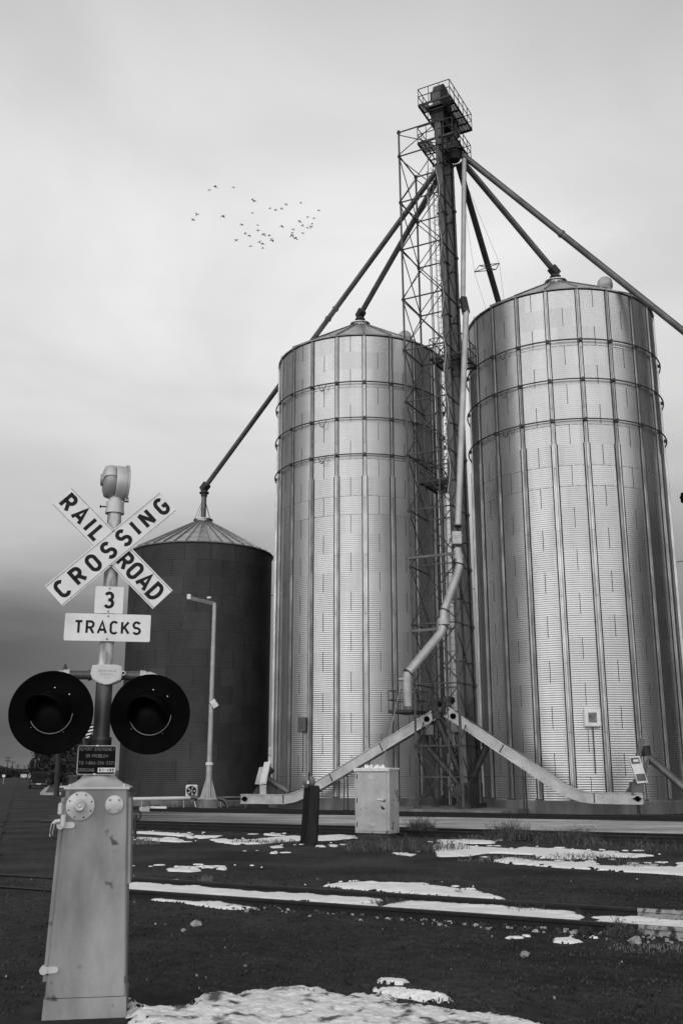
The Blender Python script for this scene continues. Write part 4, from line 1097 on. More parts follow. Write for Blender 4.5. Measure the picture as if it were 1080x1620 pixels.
# number plate and TRACKS plate
def plate(name, c, corners, st, H, sw, width, bolts):
    q = [onp(x, y, c) for x, y in corners]; x0 = (q[0][0] + q[3][0]) / 2; x1 = (q[1][0] + q[2][0]) / 2; z1 = (q[0][1] + q[1][1]) / 2; z0 = (q[2][1] + q[3][1]) / 2
    X = SX @ T3((x0 + x1) / 2, c, (z0 + z1) / 2); w_, h_ = (x1 - x0) / 2, (z1 - z0) / 2; mb = MB()
    rr = .012; out = []
    for sx_, sz_, a in ((1, -1, -90), (1, 1, 0), (-1, 1, 90), (-1, -1, 180)):
        for k in range(5):
            t_ = R(a + 90 * k / 4); out.append((sx_ * (w_ - rr) + rr * math.cos(t_), sz_ * (h_ - rr) + rr * math.sin(t_)))
    mb.prism(out, .003, X, 0)
    text(mb, st, H, sw, X, 1, width=width, gap=0 if len(st) == 1 else None)
    for bx, bz in bolts:
        mb.tube([(bx, -.005, bz * h_), (bx, 0, bz * h_)], .0075, 10, 1, X=X); mb.tube([(bx, -.008, bz * h_), (bx, -.005, bz * h_)], .003, 6, 2, X=X)
    mb.build(name, [M['signwhite'], M['ink'], M['bolt']], sig)
plate('number_plate', -.075, [(151.3, 927.8), (195.6, 928.4), (194.5, 971), (148.8, 970)], '3', .14, .025, .1, [(0, .86), (0, -.86)])
plate('tracks_plate', -.084, [(103.7, 970), (238.8, 973), (236.8, 1016.5), (100.2, 1012.6)], 'TRACKS', .112, .0185, .53, [(0, .84), (0, -.84)])
# bell
mb = MB(); bx, bz = onp(184, 764, 0)
XB = SX @ T3(bx - .005, 0, bz) @ RZ(R(12)) @ RY(R(90))
mb.lathe([(0, .105), (.10, .105), (.135, .10), (.146, .085), (.148, .0), (.146, -.01), (.0, -.01)], 40, XB, 0)
mb.lathe([(.150, .098), (.157, .098), (.157, .083), (.150, .083)], 40, XB, 0)
mb.lathe([(.10, .0), (.135, -.02), (.141, -.05), (.13, -.085), (.09, -.102), (0, -.107)], 40, XB, 2)
mb.lathe([(.139, -.018), (.147, -.025), (.147, -.06), (.135, -.092), (.10, -.108), (0, -.112)], 24, XB, 0, True, R(100), R(260))
mb.tube([(bx - .005 - .125, 0, bz + .02), (bx - .005 - .10, 0, bz + .02)], .05, 12, 2, X=SX)
mb.box((bx + .09, -.0, bz + .145), (.03, .05, .02), SX, 2); mb.box((bx + .095, 0, bz - .145), (.03, .06, .03), SX, 0)
mb.tube([(0, 0, bz - .20), (0, 0, bz - .12)], [.062, .05], 24, 0, X=SX)
mb.build('bell', [M['silver'], M['black'], M['boxside']], sig)
mb = MB(); z1 = onp(182, 795, 0)[1]; z0 = onp(182, 812, 0)[1]
mb.tube([(0, 0, z0), (0, 0, z1)], .074, 28, 0, X=SX); mb.tube([(0, 0, z0 - .005), (0, 0, z0 + .02)], .079, 28, 0, X=SX); mb.tube([(-.12, -.02, z1 - .045), (-.07, -.02, z1 - .045)], .006, 8, 1, X=SX); mb.box((-.118, -.02, z1 - .045), (.01, .02, .02), SX, 1)
mb.build('pole_cap_collar', [M['silver'], M['black']], sig)
# lamp arm: junction casting, side pipes, elbows
mb = MB(); jx, jz = onp(168.5, 1066, -.08)
out = [onp(x, y, -.085) for x, y in ((146, 1053), (158, 1051), (172, 1051.6), (186, 1051.8), (193, 1055), (194, 1068), (190, 1076), (181, 1080), (172, 1083), (165, 1083.5), (154, 1079.5), (146, 1074), (143, 1066))]
mb.prism(out, .15, SX @ T3(0, -.085, 0), 0)
cxm = sum(o_[0] for o_ in out) / len(out); czm = sum(o_[1] for o_ in out) / len(out)
out2 = [((x - cxm) * .93 + cxm, (z - czm) * .93 + czm) for x, z in out]
mb.prism(out2, .01, SX @ T3(0, -.091, 0), 0)
for st, dy, H in (('GRISWOLD', .018, .019), ('SIGNAL', -.010, .018), ('CO', -.034, .014)):
    text(mb, st, H, .0034, SX @ T3(cxm, -.0915, czm + dy + .01), 1, width=.135 if len(st) > 6 else (.10 if len(st) > 2 else .03))
mb.tube([(onp(195, 1063, -.1)[0], -.10, onp(195, 1065, -.1)[1]), (onp(195, 1063, -.1)[0], -.06, onp(195, 1065, -.1)[1])], .019, 16, 0, X=SX)
mb.tube([(onp(195, 1063, -.1)[0], -.106, onp(195, 1065, -.1)[1]), (onp(195, 1063, -.1)[0], -.098, onp(195, 1065, -.1)[1])], .010, 10, 2, X=SX)
mb.build('junction_casting', [M['silver'], M['boxside'], M['black']], sig)
for sgn, (xc, yc), rr in ((-1, (81, 1127.3), .319), (1, (237.5, 1130), .310)):
    lamp = MB(); lx, lz = onp(xc, yc, -.20)
    az = czm + .0
    arm = MB()
    arm.tube([(sgn * .06, 0, az), (lx - sgn * .09, 0, az)], .036, 16, 1, X=SX)
    arm.tube([(sgn * .11, 0, az), (sgn * .13, 0, az)], .045, 16, 1, X=SX)
    pts = [(lx - sgn * .09, 0, az), (lx - sgn * .02, 0, az), (lx + sgn * .03, 0, az - .02), (lx + sgn * .055, 0, az - .07), (lx + sgn * .06, -.02, az - .2)]
    arm.tube(pts, .034, 16, 0, X=SX); arm.tube([(lx - sgn * .10, 0, az), (lx - sgn * .05, 0, az)], .044, 16, 0, X=SX)
    arm.tube([(lx - sgn * .06, 0, az + .03), (lx - sgn * .06, 0, az + .085)], [.022, .006], 10, 2, X=SX)
    arm.build('lamp_arm', [M['silver'], M['poledark'], M['darksteel']], sig)
    XL = SX @ T3(lx, -.20, lz) @ RX(R(90))           # local +Z of the lathe points to the viewer
    lamp.lathe([(.0, .0), (rr - .01, .0), (rr, -.004), (rr, .006), (rr - .006, .010), (rr - .012, .006), (.18, .006)], 72, XL, 0)
    lamp.lathe([(.15, -.005), (.14, -.10), (.10, -.17), (0, -.18)], 32, XL, 0)
    bgd = lamp.build('lamp_background', M['black'], sig)
    ln = MB(); ln.lathe([(.152, .012), (.13, .03), (.08, .043), (.0, .048)], 40, XL, 0); ln.build('lens', M['lens'], bgd)
    tr = MB(); tr.lathe([(.158, .008), (.158, .015), (.1645, .015), (.1645, .008)], 64, XL, 0, False, R(182), R(358))
    for a in (-140, -55): tr.lathe([(0, .013), (.006, .012), (.006, 0)], 10, XL @ T3(.182 * math.cos(R(a)), .182 * math.sin(R(a)), .01))
    tr.build('lens_ring', M['trim'], bgd)
    # hood over the upper half of the lens, cut back towards its lower lip
    hd = MB(); vs = []; NA = 36; NL = 6
    for i in range(NA + 1):
        a = R(-18 + 216 * i / NA); dep = .08 + .27 * max(0, math.sin(a * .5 + R(0))) ** 1.5
        dep = .05 + .28 * (max(0.0, math.sin(R(-18 + 216 * i / NA) * .84 + R(14)))) ** .8
        for j in range(NL + 1):
            q = j / NL; r0 = .158 - .018 * q
            vs.append((r0 * math.cos(a) - .055 * q * (dep / .33), r0 * math.sin(a) - .03 * q, .012 + dep * q))
    n2_ = len(vs)
    vs2 = [(v[0] * .975, v[1] * .975, v[2]) for v in vs]
    fs = []
    for i in range(NA):
        for j in range(NL):
            a = i * (NL + 1) + j; b = a + NL + 1
            fs.append((a, b, b + 1, a + 1)); fs.append((n2_ + a, n2_ + a + 1, n2_ + b + 1, n2_ + b))
        a = i * (NL + 1) + NL; b = a + NL + 1; fs.append((a, b, n2_ + b, n2_ + a))
    hd.add(vs + vs2, fs, 0, True, XL)
    hd.build('hood', M['black'], bgd)
    sc_ = MB()
    for a in (85, 47): sc_.lathe([(0, .012), (.007, .010), (.007, 0)], 10, XL @ T3(.188 * math.cos(R(a)), .188 * math.sin(R(a)), .008))
    sc_.build('hood_screw', M['bolt'], bgd)
# emergency notice plate
cP = -.135
q = [onp(x, y, cP) for x, y in ((123.7, 1179.2), (184.6, 1179.8), (183.0, 1226.5), (120.6, 1225.6))]
x0 = (q[0][0] + q[3][0]) / 2; x1 = (q[1][0] + q[2][0]) / 2; z1 = (q[0][1] + q[1][1]) / 2; z0 = (q[2][1] + q[3][1]) / 2
X = SX @ T3((x0 + x1) / 2, cP, (z0 + z1) / 2); w_, h_ = (x1 - x0) / 2, (z1 - z0) / 2
mb = MB(); rr = .016
def rrect(w_, h_, rr):
    out = []
    for sx_, sz_, a in ((1, -1, -90), (1, 1, 0), (-1, 1, 90), (-1, -1, 180)):
        for k in range(5):
            t_ = R(a + 90 * k / 4); out.append((sx_ * (w_ - rr) + rr * math.cos(t_), sz_ * (h_ - rr) + rr * math.sin(t_)))
    return out
mb.prism(rrect(w_, h_, rr), .004, X, 1); mb.prism(rrect(w_ - .007, h_ - .007, rr * .8), .002, X @ T3(0, -.002, 0), 0)
for st, dz, wd in (('REPORT EMERGENCY', .082, .272), ('OR PROBLEM', .031, .170), ('TO 1-866-386-3321', -.022, .268)):
    text(mb, st, .026, .0042, X @ T3(0, -.002, dz), 2, width=wd)
text(mb, 'CROSSING', .026, .0042, X @ T3(-.078, -.002, -.075), 2, width=.128)
mb.box((.078, -.003, -.075), (.132, .002, .033), X, 3); text(mb, '811-480', .022, .0045, X @ T3(.078, -.0045, -.075), 4, width=.112)
for bz in (h_ - .004, -h_ + .004): mb.box((.0 if bz > 0 else -.01, -.006, bz), (.022, .012, .012), X, 3, b=.003)
mb.build('notice_plate', [M['plate_dark'], M['boxside'], M['plate_text'], M['white'], M['ink']], sig)
mb = MB(); mb.prism(rrect(w_ * .9, h_ * .96, rr), .004, X @ T3(-.02, .035, .0), 0); mb.bar(X @ Vector((-.03, .035, .06)), X @ Vector((-.03, .16, .06)), .03, .02, 0); mb.bar(X @ Vector((.05, .01, .06)), X @ Vector((.02, .12, .06)), .03, .02, 0); mb.build('notice_bracket', M['trim'], sig)
# pedestal: tapered case with cast top
tl = onp(104, 1250, -.24); tr_ = onp(202.5, 1249, -.24); bl = onp(69.5, 1597, -.24); br = onp(197.6, 1590, -.24)
zt = (tl[1] + tr_[1]) / 2; zb_ = 0.0
xm = (tl[0] + tr_[0]) / 2; hwT = (tr_[0] - tl[0]) / 2; hwB = (br[0] - bl[0]) / 2 + .005; xmB = (bl[0] + br[0]) / 2
dF = .24; dB = .24
def caselev(z, ins=0):
    t_ = 1 - z / zt; hw = hwT + (hwB - hwT) * t_ + ins; x = xm + (xmB - xm) * t_; return hw, x
mb = MB(); vs = []
lv = [.13, .131, zt]
for z in (.132, zt):
    hw, x = caselev(z); b_ = .012
    for (xx, yy) in ((-hw + b_, -dF), (hw - b_, -dF), (hw, -dF + b_), (hw, dB - b_), (hw - b_, dB), (-hw + b_, dB), (-hw, dB - b_), (-hw, -dF + b_)): vs.append((x + xx, yy, z))
mb.add(vs, [(i, (i + 1) % 8, 8 + (i + 1) % 8, 8 + i) for i in range(8)] + [tuple(range(8, 16)), tuple(reversed(range(8)))], 0, False, SX)
mb.build('pedestal_case', M['cabsilver'], sig)
mb = MB(); vs = []
for z in (-.08, .128):
    hw, x = caselev(z, .006)
    for (xx, yy) in ((-hw, -dF - .006), (hw, -dF - .006), (hw, dB + .006), (-hw, dB + .006)): vs.append((x + xx, yy, z))
mb.add(vs, [(0, 1, 5, 4), (1, 2, 6, 5), (2, 3, 7, 6), (3, 0, 4, 7), (4, 5, 6, 7)], 0, False, SX)
mb.build('pedestal_plinth', M['cabsilver'], sig)
mb = MB(); xt = xm
mb.box((xt, 0, zt + .010), (hwT * 2 + .03, dF * 2 + .03, .022), SX, 0, b=.006)
prof = [(-.235, .021), (.235, .021), (.175, .05), (.135, .085), (.115, .125), (-.115, .125), (-.135, .085), (-.175, .05)]
vs = []
for hw, z in ((.235, .021), (.175, .048), (.135, .08), (.105, .12), (.085, .15)):
    for k in range(24):
        a = 2 * math.pi * k / 24; c_, s_ = math.cos(a), math.sin(a); sq = max(abs(c_), abs(s_)); mixk = (hw - .085) / .15
        rr_ = hw * (1 + mixk * .0) ; vs.append((xt * .3 + (xt * .7 * 0) + rr_ * c_ * (1 + .12 * mixk), rr_ * s_, zt + z))
mb.add(vs, [(i * 24 + k, i * 24 + (k + 1) % 24, (i + 1) * 24 + (k + 1) % 24, (i + 1) * 24 + k) for i in range(4) for k in range(24)], 0, True, SX)
for sx_ in (-1, 1): mb.tube([(xt + sx_ * (hwT - .03), -dF + .03, zt + .02), (xt + sx_ * (hwT - .03), -dF + .03, zt + .04)], .012, 8, 0, X=SX)
mb.build('pedestal_top', M['silver'], sig)
# flanged boss and blank cover
fx, fz = onp(127.3, 1275.5, -dF); XF = SX @ T3(fx, -dF, fz) @ RX(R(90))
mb = MB(); mb.lathe([(.106, -.01), (.106, .012), (.102, .016), (.055, .016), (.045, .030), (.036, .045), (.034, .062), (.026, .066), (.024, .058), (.012, .058), (.010, .066), (0, .068)], 48, XF, 0)
for k in range(8):
    a = R(20 + 45 * k); mb.lathe([(0, .0175), (.006, .0172), (.006, .015)], 8, XF @ T3(.088 * math.cos(a), .088 * math.sin(a), 0), 1)
mb.build('flanged_boss', [M['silver'], M['black']], sig)
fx, fz = onp(181, 1273.2, -dF); XF = SX @ T3(fx, -dF, fz) @ RX(R(90)); mb = MB(); mb.lathe([(.068, -.01), (.068, .012), (.064, .015), (0, .015)], 40, XF, 0)
for k in range(4):
    a = R(45 + 90 * k); mb.lathe([(0, .024), (.009, .022), (.010, .014)], 6, XF @ T3(.05 * math.cos(a), .05 * math.sin(a), 0), 1)
mb.build('blank_cover', [M['silver'], M['boxside']], sig)
# doors on both flanks, hasps, latch lever
def flank(sgn, z0, z1, out, dep, nm):
    mb = MB(); vs = []
    for z in (z0, z1):
        hw, x = caselev(z)
        for (o_, yy) in ((.002, -dF + .02), (out, -dF + .02), (out, dB - .02), (.002, dB - .02)): vs.append((x + sgn * (hw + o_), yy, z))
    f_ = [(0, 1, 5, 4), (1, 2, 6, 5), (2, 3, 7, 6), (3, 0, 4, 7), (4, 5, 6, 7), (3, 2, 1, 0)]
    if sgn < 0: f_ = [tuple(reversed(t)) for t in f_]
    mb.add(vs, f_, 0, False, SX); return mb.build(nm, M['cabsilver'], sig)
dl = flank(-1, .24, zt - .06, .028, 0, 'door'); dr = flank(1, .9, zt - .06, .024, 0, 'door')
for (xa, ya), (xb, yb) in (((97, 1306), (118.5, 1306)), ((70, 1536), (92.5, 1535))):
    hsp = MB(); a = Vector(onp(xa, ya, -dF - .012)); b = Vector(onp(xb, yb, -dF - .012)); hh = .022
    out = [(a.x, a.y - hh), (b.x - hh, b.y - hh)] + [(b.x - hh + hh * math.cos(R(t)), b.y + hh * math.sin(R(t))) for t in (-60, -30, 0, 30, 60)] + [(b.x - hh, b.y + hh), (a.x, a.y + hh)]
    hsp.prism(out, .014, SX @ T3(0, -dF - .014, 0), 0); hsp.tube([(a.x - .005, -dF - .02, a.y), (a.x - .005, -dF + .05, a.y)], .03, 12, 0, X=SX)
    hsp.build('hasp', M['silver'], sig)
mb = MB(); a = onp(98, 1296, -dF - .03)
mb.tube([(a[0] + .01, -dF - .03, a[1] - .055), (a[0] + .01, -dF - .03, a[1] + .03)], .02, 12, 0, X=SX)
hp = [onp(x, y, -dF - .03) for x, y in ((96, 1299), (88, 1300), (84, 1304), (82, 1312), (80.5, 1324))]; mb.tube([(x, -dF - .03, z) for x, z in hp], [.016, .016, .014, .013, .012], 10, 0, X=SX)
hp = [onp(x, y, -dF - .03) for x, y in ((84, 1303), (81, 1318), (83, 1330), (86, 1340))]; mb.tube([(x, -dF - .05, z) for x, z in hp], .007, 6, 1, X=SX)
hp = onp(88, 1294, -dF); mb.box((hp[0], -dF + .0, hp[1]), (.09, .05, .03), SX, 1)
mb.build('handle', [M['silver'], M['darksteel']], dl)
mb = MB(); a = onp(97, 1280, -dF + .05); mb.box((a[0] - .005, -dF + .08, a[1]), (.035, .14, .09), SX, 0, b=.01); a = onp(104, 1255, -dF); mb.box((a[0] - .01, -dF + .05, a[1]), (.05, .06, .03), SX, 1); a = onp(207, 1250, -dF); mb.box((a[0] + .005, -dF + .1, a[1]), (.04, .06, .03), SX, 1); mb.build('hinge', [M['silver'], M['darksteel']], sig)

# ================================================================ YARD OBJECTS
# equipment cabinet
cb = G(561, 1330); c0 = P(561.5, 1315.5, 28.55); CX = T3(c0.x, c0.y, 0) @ RZ(math.atan2(-.468, .884))
cab = thing('equipment_cabinet', 'weathered grey metal equipment cabinet with one louvred door beside the middle track', 'equipment cabinet', (c0.x, c0.y, 0), math.atan2(-.468, .884))
Wc, Dc, zc0, zc1 = 1.05, .62, .13, 1.80
mb = MB(); mb.box((Wc / 2, Dc / 2, (zc0 + zc1) / 2), (Wc, Dc, zc1 - zc0), CX, 0, b=.008); mb.build('cabinet_body', [M['boxgrey']], cab)
mb = MB(); mb.box((Wc / 2, Dc / 2, .04), (Wc - .1, Dc - .1, .2), CX, 0); mb.build('base', M['darksteel'], cab)
mb = MB(); mb.box((Wc / 2, Dc / 2 - .02, zc1 + .025), (Wc + .04, Dc + .08, .05), CX, 0, b=.01); mb.box((.0 + Wc / 2, -.05, zc1 - .005), (Wc + .04, .012, .06), CX, 0); mb.build('lid', M['white'], cab)
mb = MB(); mb.box((Wc / 2 + .0, -.012, (zc0 + zc1) / 2 - .01), (Wc - .17, .022, zc1 - zc0 - .13), CX, 0, b=.006)
for zc_, n_ in ((zc1 - .23, 3), (zc0 + .22, 2)):
    for k in range(n_):
        mb.add([(.44, -.023, zc_ + .05 * k - .05), (.62, -.023, zc_ + .05 * k - .05), (.62, -.055, zc_ + .05 * k - .012), (.44, -.055, zc_ + .05 * k - .012), (.44, -.023, zc_ + .05 * k - .005), (.62, -.023, zc_ + .05 * k - .005)], [(0, 1, 2, 3), (3, 2, 5, 4), (0, 3, 4), (1, 5, 2)], 1, False, CX)
dr_ = mb.build('door', [M['boxgrey'], M['white']], cab)
mb = MB(); mb.bar(CX @ Vector((.70, -.05, 1.02)), CX @ Vector((.92, -.05, 1.0)), .03, .035, 0, bev=.008); mb.tube([CX @ Vector((.90, -.06, .99)), CX @ Vector((.90, -.01, .99))], .035, 12, 1); mb.build('handle', [M['white'], M['ink']], dr_); mb = MB(); mb.box((.86, -.03, .79), (.10, .02, .05), CX @ T3(.86, 0, .79) @ RY(R(25)) @ T3(-.86, 0, -.79), 0); mb.build('lock', M['ink'], dr_)
for z in (.35, .98, 1.62): mb = MB(); mb.tube([CX @ Vector((.075, -.02, z - .06)), CX @ Vector((.075, -.02, z + .06))], .014, 8); mb.build('hinge', M['ink'], cab)
# ice lumps on its lid
mb = MB(); rnd2 = random.Random(5)
for k in range(22):
    x = .3 + rnd2.random() * .55; z = zc1 + .05; hgt = .03 + .07 * rnd2.random(); mb.lathe([(.04, 0), (.035, hgt * .5), (.012, hgt), (0, hgt)], 7, CX @ T3(x, rnd2.random() * .2, z), 0)
o = mb.build('snow_crust', M['snow']); tag(o, 'lumpy crust of ice on top of the grey equipment cabinet', 'snow', kind='stuff')

# dark timber stop with a round target
tp = G(494, 1335); st_ = thing('timber_stop', 'two black creosoted timbers standing upright with a round target disc on top', 'timber stop', (tp.x, tp.y, 0))
def tpt(px, py, Y): return P(px, py, Y)
mb = MB(); b0 = P(492, 1335, 26.0); mb.bar(Vector((b0.x, 26.0, -.1)), tpt(497.5, 1243, 26.0), .24, .24, 0, bev=.02); mb.build('post', M['timber'], st_)
b0 = G(486.5, 1326); mb = MB(); mb.bar(Vector((b0.x, 26.5, -.1)), tpt(489, 1246, 26.4), .26, .22, 0, bev=.02); mb.build('post', M['timber'], st_)
mb = MB(); b0 = tpt(502, 1247, 26.1); mb.bar(tpt(499, 1332, 26.35), b0, .12, .2, 0, bev=.02); mb.build('post', M['timber'], st_)
c_ = tpt(488.5, 1237, 26.2); mb = MB(); X = T3(c_.x, c_.y, c_.z) @ RX(R(90)); mb.lathe([(0, .01), (.155, .01), (.165, 0), (.155, -.01), (0, -.01)], 32, X, 0); mb.box((-.02, -.015, .02), (.05, .08, .02), X, 1); mb.build('target_disc', [M['spout'], M['white']], st_)
mb = MB(); mb.tube([tpt(489, 1252, 26.2), tpt(489, 1222, 26.2)], .018, 8); mb.build('spindle', M['black'], st_)

# light pole in front of the dark silo
Y_ = 51.5; b0 = G(327.5, 1279); lp = thing('light_pole', 'slender pale steel light pole with a short arm, before the dark silo', 'light pole', (P(327, 1262, Y_).x, Y_, 0))
bx = P(330, 1240, Y_).x; mb = MB(); zt = P(336, 954, Y_).z
mb.tube([(bx, Y_, .5), (bx, Y_, zt * .2)], .15, 16); mb.tube([(bx, Y_, zt * .2), (bx, Y_, zt)], [.125, .10], 16); mb.tube([(bx, Y_, P(330, 1209, Y_).z - .06), (bx, Y_, P(330, 1209, Y_).z + .08)], .19, 16, 1); mb.build('pole', [M['boxside'], M['white']], lp)
mb = MB(); mb.lathe([(.52, -.1), (.52, .42), (.50, .46), (0, .46)], 24, T3(bx, Y_, 0), 0, False); mb.build('footing', M['conc'], lp)
mb = MB()
for k in range(4):
    a = R(90 * k + 20); c_, s_ = math.cos(a), math.sin(a); p1 = Vector((bx + .42 * c_, Y_ + .42 * s_, .5)); p2 = Vector((bx + .13 * c_, Y_ + .13 * s_, 1.5)); p3 = Vector((bx, Y_, .5)); nn_ = Vector((-s_, c_, 0)) * .02
    mb.add([p1 + nn_, p2 + nn_, p3 + nn_, p1 - nn_, p2 - nn_, p3 - nn_], [(0, 1, 2), (5, 4, 3), (0, 3, 4, 1)])
mb.box((bx, Y_, .49), (.95, .95, .05)); mb.build('base_flange', M['boxside'], lp)
mb = MB(); e = P(299, 946, Y_ - .2); mb.bar(Vector((bx, Y_, zt - .05)), e, .12, .2, 0); q = Vector((bx, Y_, zt - .05)).lerp(e, .3) + Vector((0, 0, .22)); mb.tube([q, q + Vector((.2, 0, .02))], .06, 8, 1); mb.box((e.x, e.y, e.z + .04), (.2, .25, .28), None, 1, b=.03)
mb.build('arm', [M['spout'], M['white']], lp)
mb = MB(); a = P(335, 1108, Y_); b = P(343, 1120, Y_); mb.bar(a, b, .3, .34, 0, bev=.03); mb.build('camera_box', M['galv_flat'], lp)
mb = MB(); mb.tube([e, P(262, 1075, Y_ + .5), P(228, 1170, Y_ + 1), G(196, 1277)], .014, 5); mb.build('stay_wire', M['darksteel'], lp)

# aeration fan at the foot of the dark silo
Yf = 54.6; c_ = P(303.5, 1251.5, Yf); fan = thing('aeration_fan', 'small aeration fan with a pale square face on wire legs', 'fan', (c_.x, Yf, 0))
mb = MB(); mb.box((c_.x, Yf, c_.z), (.62, .34, .62), None, 0, b=.06); mb.build('housing', M['white'], fan)
mb = MB(); X = T3(c_.x, Yf - .175, c_.z) @ RX(R(90)); mb.lathe([(0, .0), (.26, .0), (.26, .012), (.235, .012), (.235, .004)], 24, X, 0)
mb.build('inlet', M['ink'], fan)
mb = MB()
for k in range(5):
    a = 2 * math.pi * k / 5; mb.add([(.04 * math.cos(a), .04 * math.sin(a), .01), (.22 * math.cos(a - .3), .22 * math.sin(a - .3), .012), (.22 * math.cos(a + .25), .22 * math.sin(a + .25), .03)], [(0, 1, 2)], 0, False, X)
mb.lathe([(0, .04), (.05, .035), (.05, .0)], 12, X); mb.build('blade', M['boxside'], fan)
mb = MB(); mb.box((c_.x + .06, Yf - .1, .45), (.3, .4, .3)); mb.tube([(c_.x + .1, Yf - .2, .5), (c_.x + .3, Yf - .3, -.02)], .03, 6, 1); mb.tube([(c_.x + .55, Yf - .2, .5), (c_.x + .65, Yf - .3, -.02)], .02, 6, 1); mb.tube([(c_.x - .1, Yf + .1, .35), (c_.x - .1, Yf + .1, -.02)], .03, 6, 0)
mb.build('stand', [M['spout'], M['white']], fan)
# white pipe rail in front of the dark silo
pr_ = thing('pipe_rail', 'long white horizontal pipe rail running along the foot of the dark silo', 'pipe rail', (-9, 53, 0))
mb = MB(); mb.tube([P(130, 1266, 50), P(205, 1264.5, 50.8), P(300, 1262.8, 52.6)], .085, 12); mb.tube([P(300, 1262.8, 52.6), P(382, 1262, 54.6)], .07, 12, 1); mb.build('pipe', [M['white'], M['galv_flat']], pr_)
for px, Yp in ((160, 50.3), (225, 51.2), (291, 52.5), (350, 53.8)):
    a = P(px, 1264 - (px - 205) * .012, Yp); mb = MB(); mb.tube([a, (a.x, a.y, -.1)], .04, 8); mb.build('post', M['galv_flat'], pr_)
# pipe elbow lying by the pole, pale blocks at the rail
a = P(360, 1266, 52.3); mb = MB(); pts = [Vector((a.x - .45 + .45 * math.cos(R(t)), 52.3, .05 + .42 * math.sin(R(t)))) for t in range(0, 181, 20)]; mb.tube(pts, .11, 10)
tag(mb.build('pipe_elbow', M['spout']), 'dull grey pipe elbow lying on the dirt right of the light pole', 'pipe')
for px, py, wl, lab in ((250, 1282, .62, 'white kerb block at the far track before the dark silo'), (233, 1282.5, .3, 'small dull block left of the white kerb block')):
    a = G(px, py, .05); a *= 1; mb = MB(); mb.box((a.x, a.y - .6, .12), (wl * 1.6, .25, .22), None, 0, b=.02); tag(mb.build('kerb_block', M['white'] if wl > .5 else M['boxside']), lab, 'block')
# small dark valve stand left, near the pedestal
a = G(213, 1323); vs_ = thing('valve_stand', 'small dark valve stand just right of the signal pedestal', 'valve stand', (a.x, a.y, 0))
mb = MB(); mb.tube([(a.x, a.y, -.05), (a.x, a.y, .55)], .05, 8); mb.build('stem', M['darksteel'], vs_)
mb = MB(); X = T3(a.x, a.y, .55) @ RX(R(75)); mb.lathe([(.14, -.02), (.17, 0), (.14, .02), (.11, 0), (.14, -.02)], 20, X); 
for k in range(3): mb.bar(X @ Vector((-.13 * math.cos(k * 1.047), -.13 * math.sin(k * 1.047), 0)), X @ Vector((.13 * math.cos(k * 1.047), .13 * math.sin(k * 1.047), 0)), .02, .02)
mb.build('wheel', M['darksteel'], vs_)
# rocks
def rock(px, py, r, m, label, sq=.55):
    a = G(px, py); mb = MB(); vs = []; fs = []; N1, N2 = 7, 12
    for i in range(N1):
        t_ = math.pi * i / (N1 - 1)
        for j in range(N2):
            p_ = 2 * math.pi * j / N2; k = 1 + .75 * mnoise.noise(Vector((math.cos(p_) * 1.1 + px * 1.7, math.sin(p_) * 1.1, math.cos(t_) * 1.4)))
            vs.append((a.x + r * k * math.sin(t_) * math.cos(p_), a.y + r * .7 * k * math.sin(t_) * math.sin(p_), r * sq * .7 + r * sq * k * math.cos(t_)))
    for i in range(N1 - 1):
        for j in range(N2): fs.append((i * N2 + j, (i + 1) * N2 + j, (i + 1) * N2 + (j + 1) % N2, i * N2 + (j + 1) % N2))
    mb.add(vs, fs, 0, False); tag(mb.build('rock', m), label, 'rock')
rock(310, 1465, .062, M['palestone'], 'pale rock lying alone left of centre on the dark ground before the near track')
rock(830, 1513, .045, M['palestone'], 'small pale pointed stone in the dark foreground at the right')
rock(1006, 1494, .062, M['palestone'], 'largest pale rock, against the near rail beside the painted section', .6)
rock(925, 1478, .065, M['stone'], 'dark lump against the near rail, left of the weeds', .7)
rock(440, 1436, .03, M['palestone'], 'small pale stone by the near rail, below the snow strip')
rock(905, 1479, .04, M['palestone'], 'small pale stone beside the little snow patch at the near rail')
rock(388, 1530, .022, M['palestone'], 'tiny pale stone in the foreground above the big snow patch')
rock(290, 1474, .03, M['palestone'], 'flat pale chip just left below the pale rock')

